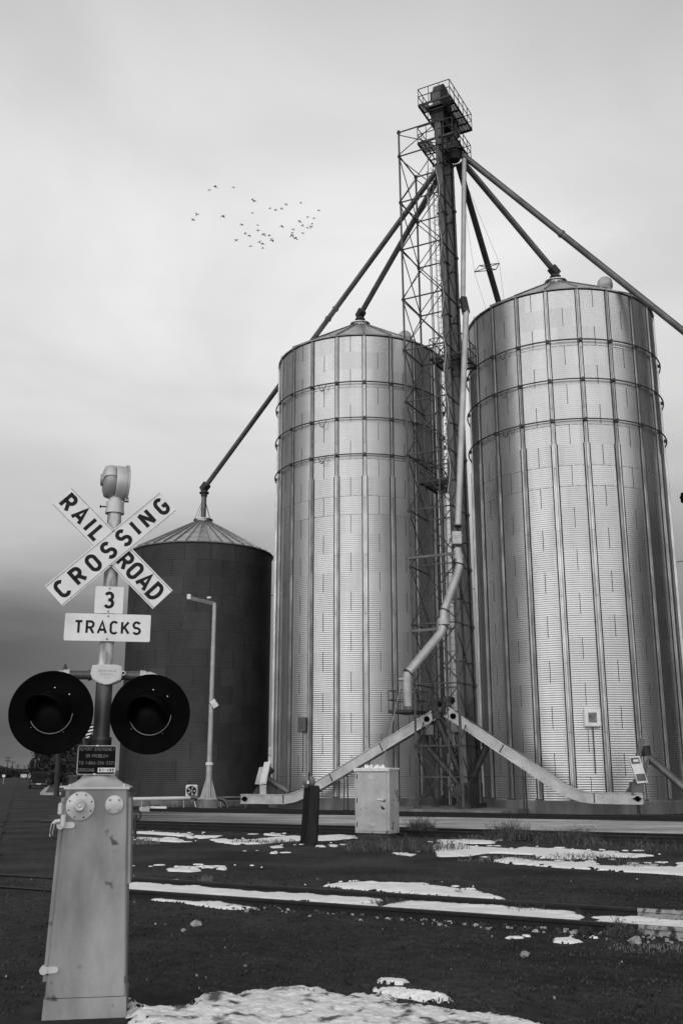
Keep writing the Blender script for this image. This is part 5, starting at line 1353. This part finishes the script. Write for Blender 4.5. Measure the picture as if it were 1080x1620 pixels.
# weeds
def weed(px, py, rad, h, nst, label, seed, m='weed', lean=.5, name='dry_weed'):
    a = G(px, py); rn_ = random.Random(seed); t = None; mb = MB(); k_ = a.y / 14
    for i in range(nst):
        an = rn_.random() * 6.28; r0 = rad * rn_.random() ** .6; x, y = a.x + r0 * math.cos(an), a.y + r0 * .6 * math.sin(an)
        hh = h * rn_.uniform(.4, 1.1) * (1 - .4 * r0 / rad); hh *= rn_.choice((.35, .6, .8, 1)); dx, dy = lean * hh * rn_.gauss(0, .9), lean * hh * rn_.gauss(0, .7); w_ = .0023 * max(1, k_ * .95) * rn_.uniform(.6, 1.4)
        p0 = Vector((x, y, -.02)); p1 = Vector((x + dx * .35, y + dy * .35, hh * .55)); p2 = Vector((x + dx, y + dy, hh))
        mi = 1 if rn_.random() < .18 else 0
        mb.add([p0 - Vector((w_, 0, 0)), p0 + Vector((w_, 0, 0)), p1 + Vector((w_ * .8, 0, 0)), p1 - Vector((w_ * .8, 0, 0)), p2], [(0, 1, 2, 3), (3, 2, 4)], mi)
        for b in range(rn_.randint(1, 4)):
            q = p0.lerp(p2, rn_.uniform(.3, .95)); e = q + Vector((rn_.uniform(-1, 1), rn_.uniform(-1, 1), rn_.uniform(.1, .9))) * hh * .22
            mb.add([q - Vector((0, 0, w_)), q + Vector((0, 0, w_)), e], [(0, 1, 2)], mi)
            s_ = w_ * 1.6; mb.add([e + Vector((-s_, 0, 0)), e + Vector((0, 0, -s_)), e + Vector((s_, 0, 0)), e + Vector((0, 0, s_))], [(0, 1, 2, 3)], mi)
    o = mb.build(name, [M[m], M['weedlight']])
    if seed in (14, 18, 19, 20, 22, 25): return tag(o, label, 'dry grass', kind='stuff')
    return tag(o, label, 'weed', 'dry weed clumps')
weed(640, 1345, 1.5, .45, 700, 'broad dry weed mat at the right foot of the equipment cabinet', 1)
weed(665, 1322, .4, .75, 600, 'tallest dark weed clump just right of the equipment cabinet', 2)
weed(805, 1328, .65, .6, 900, 'dark bushy weed by the middle track, above the left part of the long snow patch', 3)
weed(873, 1334, .5, .45, 260, 'low weed clump between two arms of the long snow patch', 4)
weed(912, 1334, .6, .5, 700, 'bushy dark weed at the right end of the long snow patch', 5)
weed(760, 1330, .8, .25, 200, 'thin low weeds left of the dark bushy weed', 6)
weed(970, 1338, 1.2, .3, 300, 'low straggling weeds before the middle track at the right', 7)
weed(1055, 1345, 1.0, .3, 240, 'low weeds before the middle track at the right edge', 8)
weed(800, 1362, 1.0, .15, 200, 'sparse straw over the lower snow strip at the centre', 9, 'weedlight')
weed(930, 1360, .9, .22, 220, 'straw tuft on the lower snow strip right of centre', 10)
weed(1010, 1372, .6, .2, 160, 'straw tuft on the lower snow strip near the right edge', 11)
weed(618, 1432, .28, .16, 150, 'leafy brown tuft between the near rails under the cabinet', 12)
weed(727, 1415, .08, .16, 26, 'thin single stalks at the far rail, right of centre', 13)
weed(838, 1442, .28, .15, 70, 'row of thin stalks in the snow between the near rails', 14)
weed(920, 1446, .10, .10, 60, 'small dark tuft between the two snow strips of the near track', 15)
weed(978, 1462, .05, .24, 16, 'single tall stalk in the snow beside the near rail at the right', 16)
weed(985, 1480, .24, .14, 700, 'dark weed heap against the near rail beside the largest pale rock', 17)
weed(430, 1437, .20, .05, 120, 'flat scraps of straw below the near rail left of centre', 18)
weed(665, 1442, .5, .05, 160, 'flat scraps of straw below the near rail at the centre', 19)
weed(1040, 1500, .5, .03, 260, 'pale litter of straw below the painted rail', 20, 'weedlight')
weed(325, 1395, .14, .14, 50, 'frosty little tuft at the far rail near the left end', 21, 'weedlight')
weed(222, 1335, .5, .3, 120, 'pale dead grass around the valve stand', 22, 'weedlight')
weed(395, 1334, .5, .15, 120, 'straw tuft on the snow left of the timber stop', 23)
weed(450, 1334, .8, .14, 160, 'straggling straw on the snow just left of the timbers', 24)
weed(280, 1276, 2.0, .3, 300, 'dead grass on the bank below the white pipe rail', 25)

# ---------------------------------------------------------------- striped barrier behind the left lamp
Yg = 34.0; gp = thing('crossing_gate', 'raised striped barrier arm seen between the left lamp and the pole', 'crossing gate', (P(133, 1224, Yg).x, Yg, 0))
a = P(133.5, 1172, Yg); mb = MB(); mb.tube([(a.x, Yg, -.05), (a.x, Yg, a.z + .1)], .055, 10); mb.build('post', M['darksteel'], gp)
b = P(146.2, 1150, Yg); d = (b - a).normalized(); up = Vector((-d.z, 0, d.x)); mb = MB(); L_ = (b - a).length + .1; n_ = 9
for i in range(n_):
    s0 = a + d * (L_ * i / n_); s1 = a + d * (L_ * (i + 1) / n_); sh = .07
    for yy in (0,):
        v_ = [s0 - up * .08 + d * sh, s1 - up * .08 + d * sh, s1 + up * .08 - d * sh, s0 + up * .08 - d * sh]
        v2 = [v + Vector((0, .04, 0)) for v in v_]
        mb.add(v_ + v2, [(0, 1, 2, 3), (7, 6, 5, 4), (0, 4, 5, 1), (1, 5, 6, 2), (2, 6, 7, 3), (3, 7, 4, 0)], i % 2)
mb.build('barrier_arm', [M['black'], M['white']], gp)

# ================================================================ FAR STREET
# utility pole behind the left lamp
a = G(90.5, 1258, .1); a.y = 79; up_ = thing('utility_pole', 'nearest wooden utility pole, rising behind the left lamp', 'utility pole', (a.x, 79, 0), 0, 'wooden utility poles along the street')
b0 = P(89.5, 1257, 79); mb = MB(); mb.tube([(b0.x, 79, -.2), P(96.5, 1100, 79)], [.21, .16], 12); mb.build('pole', M['wood'], up_)
c_ = P(96, 1112, 79); mb = MB(); mb.bar(c_ + Vector((-.9, 0, 0)), c_ + Vector((.9, .4, 0)), .12, .14); mb.build('crossarm', M['wood'], up_)
far = [(13, 1198, 430, 1.2), (20.5, 1205, 560, 1.2), (28.5, 1210, 700, 1.1), (38.5, 1211.5, 800, .8), (46, 1210, 900, .7), (57, 1217, 1100, .8)]
for i, (px, py, Y, cw) in enumerate(far):
    top = P(px, py, Y); t = thing('utility_pole', ['tallest far utility pole at the left edge', 'second far utility pole from the left edge', 'third far utility pole, with two crossarms', 'fourth far utility pole, thin and pale', 'fifth far utility pole, left of the conical tree', 'smallest far utility pole, right of the conical tree'][i], 'utility pole', (top.x, Y, 0), 0, 'wooden utility poles along the street')
    mb = MB(); mb.tube([(top.x, Y, -.2), (top.x, Y, top.z)], [.22 * Y / 430, .15 * Y / 430], 8); mb.build('pole', M['wood'], t)
    mb = MB(); hgt = .35
    for k in range(2 if i in (0, 2) else 1): mb.bar(Vector((top.x - cw * Y / 430, Y, top.z - hgt - k * 1.2)), Vector((top.x + cw * Y / 430, Y, top.z - hgt - k * 1.2)), .3, .35)
    mb.build('crossarm', M['wood'], t)
# trees
def tree(label, x, y, h, cr, seed, conic=False, n=2600, leaf=.16, trunk=.2, low=.12):
    t = thing('tree', label, 'tree', (x, y, 0), 0, 'trees beyond the street corner'); rn_ = random.Random(seed)
    mb = MB(); mb.tube([(x, y, -.2), (x + .1, y, h * .3), (x, y, h * .6)], [trunk, trunk * .7, trunk * .3], 8)
    for k in range(6):
        a = rn_.random() * 6.28; mb.tube([(x, y, h * (.2 + .06 * k)), (x + math.cos(a) * cr * .6, y + math.sin(a) * cr * .6, h * (.45 + .07 * k))], [trunk * .35, trunk * .1], 6)
    mb.build('trunk', M['bark'], t)
    mb = MB(); cl_ = []
    for k in range(26):
        a = rn_.random() * 6.28; zz_ = rn_.uniform(low, .92); rr_ = cr * (1 - zz_) if conic else cr * math.sqrt(max(.05, 1 - ((zz_ - .5) / .55) ** 2)) * rn_.uniform(.35, .9)
        cl_.append((x + rr_ * .75 * math.cos(a), y + rr_ * .75 * math.sin(a), zz_ * h, (cr * .22 if conic else cr * rn_.uniform(.22, .42))))
    for i in range(n):
        c_ = rn_.choice(cl_); v = Vector((rn_.gauss(0, 1), rn_.gauss(0, 1), rn_.gauss(0, .8))).normalized() * c_[3] * rn_.random() ** .4
        p = Vector(c_[:3]) + v; q = Vector((rn_.gauss(0, 1), rn_.gauss(0, 1), rn_.gauss(0, 1))).normalized(); s_ = q.orthogonal().normalized() * leaf; u_ = q.cross(s_.normalized()) * leaf * 1.5
        if p.z < .2: continue
        mb.add([p - s_, p + u_, p + s_, p - u_], [(0, 1, 2, 3)])
    mb.build('crown', M['leaf'], t)
def tx(px, Y): return P(px, 1224, Y).x
tree('broad dark tree behind the left lamp, beside the dark car', tx(80, 135), 135, 6.6, 3.3, 11, n=3800)
tree('dark tree behind the utility pole', tx(108, 128), 128, 6.4, 2.8, 12, n=3000)
tree('dark tree partly hidden behind the notice plate', tx(128, 120), 120, 6.0, 2.4, 13, n=2500)
tree('low dark shrub beside the parked dark car', tx(70, 150), 150, 3.6, 2.2, 14, n=1800)
tree('small dark conical tree on the far street', tx(50, 420), 420, 7.2, 2.6, 15, conic=True, n=1400, leaf=.4)
for i in range(9):
    px = (-6, 2, 9, 17, 25, 33, 40, 60, 67)[i]
    tree(('low dark tree at the left edge of the far street', 'dark tree below the tallest far pole', 'dark tree left of the second far pole', 'dark tree right of the second far pole', 'dark tree at the third far pole', 'small tree between the third and fourth far poles', 'low tree just before the distant white car', 'low tree right of the conical tree', 'low tree just left above the dark car')[i], tx(px, 380 + 20 * i), 380 + 20 * i, (3.6, 3.0, 3.4, 3.0, 2.8, 2.4, 2.0, 2.6, 3.4)[i], 4.2, 30 + i, n=900, leaf=.4)
# hill
mb = MB(); vs = []; N = 60
for i in range(N + 1):
    x = -1900 + 1900 * i / N; hgt = 5 + 11 * math.exp(-((x + 780) / 260) ** 2) + 6 * mnoise.noise(Vector((x * .004, 0, 0))); 
    hgt = max(1.5, hgt * (1 if x < -400 else .4))
    vs += [(x, 1990, -2), (x, 2100, hgt), (x, 2400, -2)]
mb.add(vs, [(3 * i + k, 3 * i + 3 + k, 3 * i + 4 + k, 3 * i + 1 + k) for i in range(N) for k in (0, 1)], 0, True); tag(mb.build('hills', M['hill']), kind='structure')
# kerbed corner island
isl = thing('kerb_island', 'kerbed street corner with a pale edge under the utility pole', 'kerb island', (-22, 84, 0))
mb = MB(); k0 = G(71, 1258); k1 = G(135, 1258); k2 = G(112, 1237); k3 = G(86, 1236)
def pris(pts, z0, z1, mi=0, mb=mb):
    n_ = len(pts); mb.add([(p.x, p.y, z0) for p in pts] + [(p.x, p.y, z1) for p in pts], [tuple(range(n_, 2 * n_))] + [(i, (i + 1) % n_, (i + 1) % n_ + n_, i + n_) for i in range(n_)], mi)
k2b = G(150, 1240); pris([k0, k1, k2b, k3], -.05, .14); mb.build('pavement_slab', M['dullgravel'], isl)
mb = MB(); mb.bar(Vector((k0.x, k0.y - .2, .08)), Vector((k1.x, k1.y - .2, .08)), .5, .22); mb.bar(Vector((k0.x - .2, k0.y, .08)), Vector((k3.x - .2, k3.y, .08)), .4, .22); mb.build('kerb', M['kerb'], isl)
# low pale snow bank far behind it
mb = MB()
for px0, px1, py in ((76, 112, 1243), (92, 118, 1248), (80, 84, 1238)):
    a, b = G(px0, py), G(px1, py); 
    pts = [a.lerp(b, k / 10) for k in range(11)]; mb.tube([(p.x, p.y + .5 * math.sin(i * 2.1), .12) for i, p in enumerate(pts)], [.1 + .12 * abs(math.sin(i * 1.7)) for i in range(11)], 6)
tag(mb.build('snow_bank', M['snow']), 'thin line of ploughed snow beyond the street corner', 'snow', kind='stuff')
# vehicles
def vehicle(name, label, px, Y, paint, w_=1.95, h_=1.85, L_=4.8, rot=0.3, cat='car', group=None):
    x = tx(px, Y); t = thing(name, label, cat, (x, Y, 0), rot, group); X = T3(x, Y, 0) @ RZ(rot)
    mb = MB(); prof = [(-L_ / 2, .35), (L_ / 2, .35), (L_ / 2, .95), (L_ * .28, 1.08), (L_ * .12, h_ * .97), (-L_ * .38, h_), (-L_ * .47, 1.1), (-L_ / 2, .95)]
    # profile in the Y-Z plane (rear towards the viewer), narrowed towards the roof
    vs = []
    for sg in (-1, 1):
        for yy, zz_ in prof: vs.append((sg * w_ / 2 * (1 if zz_ < 1.2 else .82), yy, zz_))
    n_ = len(prof); mb.add(vs, [tuple(range(n_)), tuple(reversed(range(n_, 2 * n_)))] + [(i, i + n_, (i + 1) % n_ + n_, (i + 1) % n_) for i in range(n_)], 0, False, X); mb.build('body', paint, t)
    mb = MB(); mb.add([(-w_ * .36, -L_ * .385 - .02, h_ - .12), (w_ * .36, -L_ * .385 - .02, h_ - .12), (w_ * .42, -L_ * .462 - .03, 1.18), (-w_ * .42, -L_ * .462 - .03, 1.18)], [(3, 2, 1, 0)], 0, False, X)
    for sg in (-1, 1): mb.add([(sg * (w_ * .415), -L_ * .33, h_ - .2), (sg * (w_ * .415), L_ * .1, h_ - .25), (sg * (w_ * .49), L_ * .22, 1.15), (sg * (w_ * .49), -L_ * .42, 1.15)], [(0, 1, 2, 3)], 0, False, X)
    mb.build('window', M['glass'], t)
    for sg in (-1, 1):
        mb = MB(); mb.box((sg * w_ * .42, -L_ / 2 - .01, .85), (.16, .06, .3), X, 0, .02); mb.build('tail_lamp', M['lamp'], t)
        for yy in (-L_ * .32, L_ * .32):
            mb = MB(); mb.tube([X @ Vector((sg * (w_ / 2 - .24), yy, .34)), X @ Vector((sg * (w_ / 2 + .01), yy, .34))], .34, 20); mb.build('wheel', M['tyre'], t)
    mb = MB(); mb.box((0, -L_ / 2 - .06, .52), (w_ * .96, .14, .2), X, 0, .04); mb.box((0, -L_ / 2 - .14, .52), (.5, .02, .12), X, 1); mb.build('bumper', [M['trim'], M['white']], t)
vehicle('parked_car', 'large dark vehicle seen from behind on the street, below the left lamp', 62, 122, M['carblack'], 2.05, 1.95)
vehicle('distant_car', 'small white car far along the street', 38, 330, M['carwhite'], 2.0, 1.5)
vehicle('distant_van', 'white van far off just right of the conical tree', 52, 300, M['carwhite'], 2.4, 1.9)
vehicle('parked_car', 'pale car parked far behind the utility pole, at its left', 97, 165, M['carwhite'], 1.9, 1.5, rot=1.4)
vehicle('parked_car', 'dark car parked far behind the utility pole, at its right', 105, 160, M['carblack'], 1.9, 1.5, rot=1.4)
# street corner post and bin
a = G(117, 1243); ub = thing('utility_box', 'dark utility box glimpsed behind the notice plate', 'utility box', (tx(118, 60), 60, 0)); mb = MB(); mb.box((tx(118, 60), 60, .75), (.55, .5, 1.55), None, 0, .04); mb.build('box_body', M['darksteel'], ub); mb = MB(); mb.box((tx(118, 60), 60, 1.56), (.62, .58, .06), None, 0, .01); mb.build('lid', M['trim'], ub)
sp_ = thing('street_sign', 'tiny pale road sign on a short post at the far left', 'road sign', (tx(6, 170), 170, 0)); mb = MB(); mb.tube([(tx(6.5, 170), 170, -.1), (tx(6.5, 170), 170, 1.2)], .05, 6); mb.build('post', M['galv_flat'], sp_); mb = MB(); mb.box((tx(6.5, 170), 169.9, 1.3), (.5, .04, .4), None, 0, .01); mb.build('sign_face', M['white'], sp_)
# pale shed in the gap between the silos, dark hopper in the other gap
sh = thing('storage_shed', 'pale sheet metal shed glimpsed between the dark silo and the tall silo', 'shed', (tx(432, 105), 105, 0)); x = tx(430, 105)
mb = MB(); mb.box((x, 105, 1.75), (3.4, 5, 3.6)); mb.build('wall', M['white'], sh); mb = MB(); mb.prism([(x - 1.9, 3.5), (x + 1.9, 3.5), (x + 1.9, 3.7), (x, 4.3), (x - 1.9, 3.7)], 5.4, T3(0, 102.3, 0)); mb.build('roof', M['roof'], sh); mb = MB(); mb.box((x - .5, 102.45, 1.3), (1.6, .08, 2.7)); mb.build('door', M['darksteel'], sh)
x = tx(762, 62); hp_ = thing('dump_hopper', 'dark hopper box low between the tower and the right silo', 'hopper', (x, 62, 0))
mb = MB(); vs = [(x - 1.2, 61, 4.4), (x + 1.2, 61, 4.4), (x + 1.2, 63, 4.4), (x - 1.2, 63, 4.4), (x - .3, 61.8, 2.2), (x + .3, 61.8, 2.2), (x + .3, 62.2, 2.2), (x - .3, 62.2, 2.2)]
mb.add(vs, [(0, 1, 2, 3), (4, 5, 1, 0), (5, 6, 2, 1), (6, 7, 3, 2), (7, 4, 0, 3), (7, 6, 5, 4)]); mb.build('hopper_cone', M['darksteel'], hp_)
for sx_ in (-1.1, 1.1):
    for sy_ in (61.1, 62.9): mb = MB(); mb.bar((x + sx_, sy_, -.1), (x + sx_, sy_, 4.4), .12, .12); mb.build('leg', M['darksteel'], hp_)
mb = MB(); mb.box((x, 66, 1.6), (6, .4, 3.4)); mb.build('back_panel', M['darksteel'], hp_)
# overhead wire
mb = MB(); A0 = P(395, 942, 95); A1 = P(1150, 876, 80); pts = [A0.lerp(A1, k / 30) + Vector((0, 0, -1.2 * math.sin(math.pi * k / 30))) for k in range(31)]; mb.tube(pts, .03, 5)
tag(mb.build('overhead_wire', M['black']), 'thin overhead wire crossing the gaps behind the silos', 'wire')
# lamp standard just off the right edge
Yl = 38; a = P(1084, 788, Yl); ls = thing('street_lamp', 'dark lamp head poking in at the right edge', 'street lamp', (P(1100, 1000, Yl).x, Yl, 0))
mb = MB(); mb.box((a.x, a.y, a.z), (.34, .3, .36), None, 0, .05); mb.tube([(a.x - .05, a.y, a.z - .16), (a.x - .05, a.y, a.z + .21)], .12, 12); mb.box((a.x - .19, a.y, a.z + .02), (.06, .1, .05)); mb.build('lamp_head', M['black'], ls)
xb = P(1104, 1000, Yl).x; mb = MB(); mb.tube([(xb, Yl, -.1), (xb, Yl, a.z + .1)], .1, 10); mb.bar((xb, Yl, a.z), (a.x + .1, Yl, a.z), .06, .06); mb.build('pole', M['darksteel'], ls)

# ================================================================ BIRDS
bc = [(222,75,1.4),(177,99,.9),(365,76,.9),(512,174,.9),(527,184,1.2),(774,208,1),(886,200,.8),(648,241,.8),(691,251,1),(737,246,1),(511,277,.9),(1027,256,1),(80,289,1.1),(52,329,1.1),(284,301,1.3),(942,311,.9),(990,318,.9),(880,341,1.1),(976,363,.8),(429,368,1.1),(553,370,.8),(899,376,.9),(742,382,1.1),(939,391,.8),(967,387,1.2),(827,405,1),(555,410,1),(822,434,.9),(904,434,.9),(817,450,1.2),(455,438,.9),(487,454,1),(596,440,1.1),(609,453,.9),(642,452,.9),(847,470,1.5),(388,491,1.3),(661,480,1.1),(667,491,1.2),(567,505,1.2),(590,517,1.1),(497,533,1.1),(592,551,.8)]
place = ['at the upper left of the flock', 'at the left of the flock', 'in the middle of the flock', 'at the right of the flock', 'low in the flock']
def bird_mb(flap, rn_):
    mb = MB(); mb.tube([(-.14, 0, 0), (-.09, 0, .01), (0, 0, .012), (.09, 0, 0), (.17, 0, .0)], [.008, .028, .038, .022, .012], 8)
    mb.add([(.14, -.03, 0), (.25, -.04, 0), (.25, .04, 0), (.14, .03, 0)], [(0, 1, 2, 3), (3, 2, 1, 0)])
    ob_body = mb
    wings = []
    for sg in (-1, 1):
        wg = MB(); z1, z2 = flap * .09, flap * .06
        vs = [(-.06, sg * .02, .01), (.06, sg * .02, .01), (.04, sg * .11, z1), (-.06, sg * .10, z1), (.03, sg * .21, z2), (-.04, sg * .20, z2)]
        wg.add(vs, [(0, 1, 2, 3), (3, 2, 4, 5), (3, 2, 1, 0), (5, 4, 2, 3)]); wings.append(wg)
    return ob_body, wings
protos = []
rn_ = random.Random(2)
for k, (cx_, cy_, s_) in enumerate(bc):
    px, py = 295 + cx_ / 4.909, 280 + cy_ / 4.909; Yb = 72; p = P(px, py, Yb)
    side = 'far left' if px < 340 else 'left' if px < 385 else 'centre left' if px < 420 else 'centre right' if px < 455 else 'right'
    hgt = 'top' if py < 318 else 'upper' if py < 345 else 'lower' if py < 372 else 'bottom'
    lab = 'tiny dark bird flying at the %s, %s part of the flock' % (side, hgt)
    if k < 3:
        r = thing('flying_bird', lab, 'bird', (0, 0, 0), 0, 'flock of small birds in the sky, %s %s' % (side, hgt))
        b_, ws = bird_mb((.9, .1, -.7)[k], rn_); b_.build('body', M['feather'], r)
        for wg in ws: wg.build('wing', M['feather'], r)
        protos.append(r)
    else:
        r = dup(protos[k % 3], (0, 0, 0), 0, lab, 'flock of small birds in the sky, %s %s' % (side, hgt))
    r.location = p; r.rotation_euler = (rn_.uniform(-.3, .3), rn_.uniform(-.15, .15), R(rn_.uniform(20, 160))); q = .82 * s_; r.scale = (q, q, q)
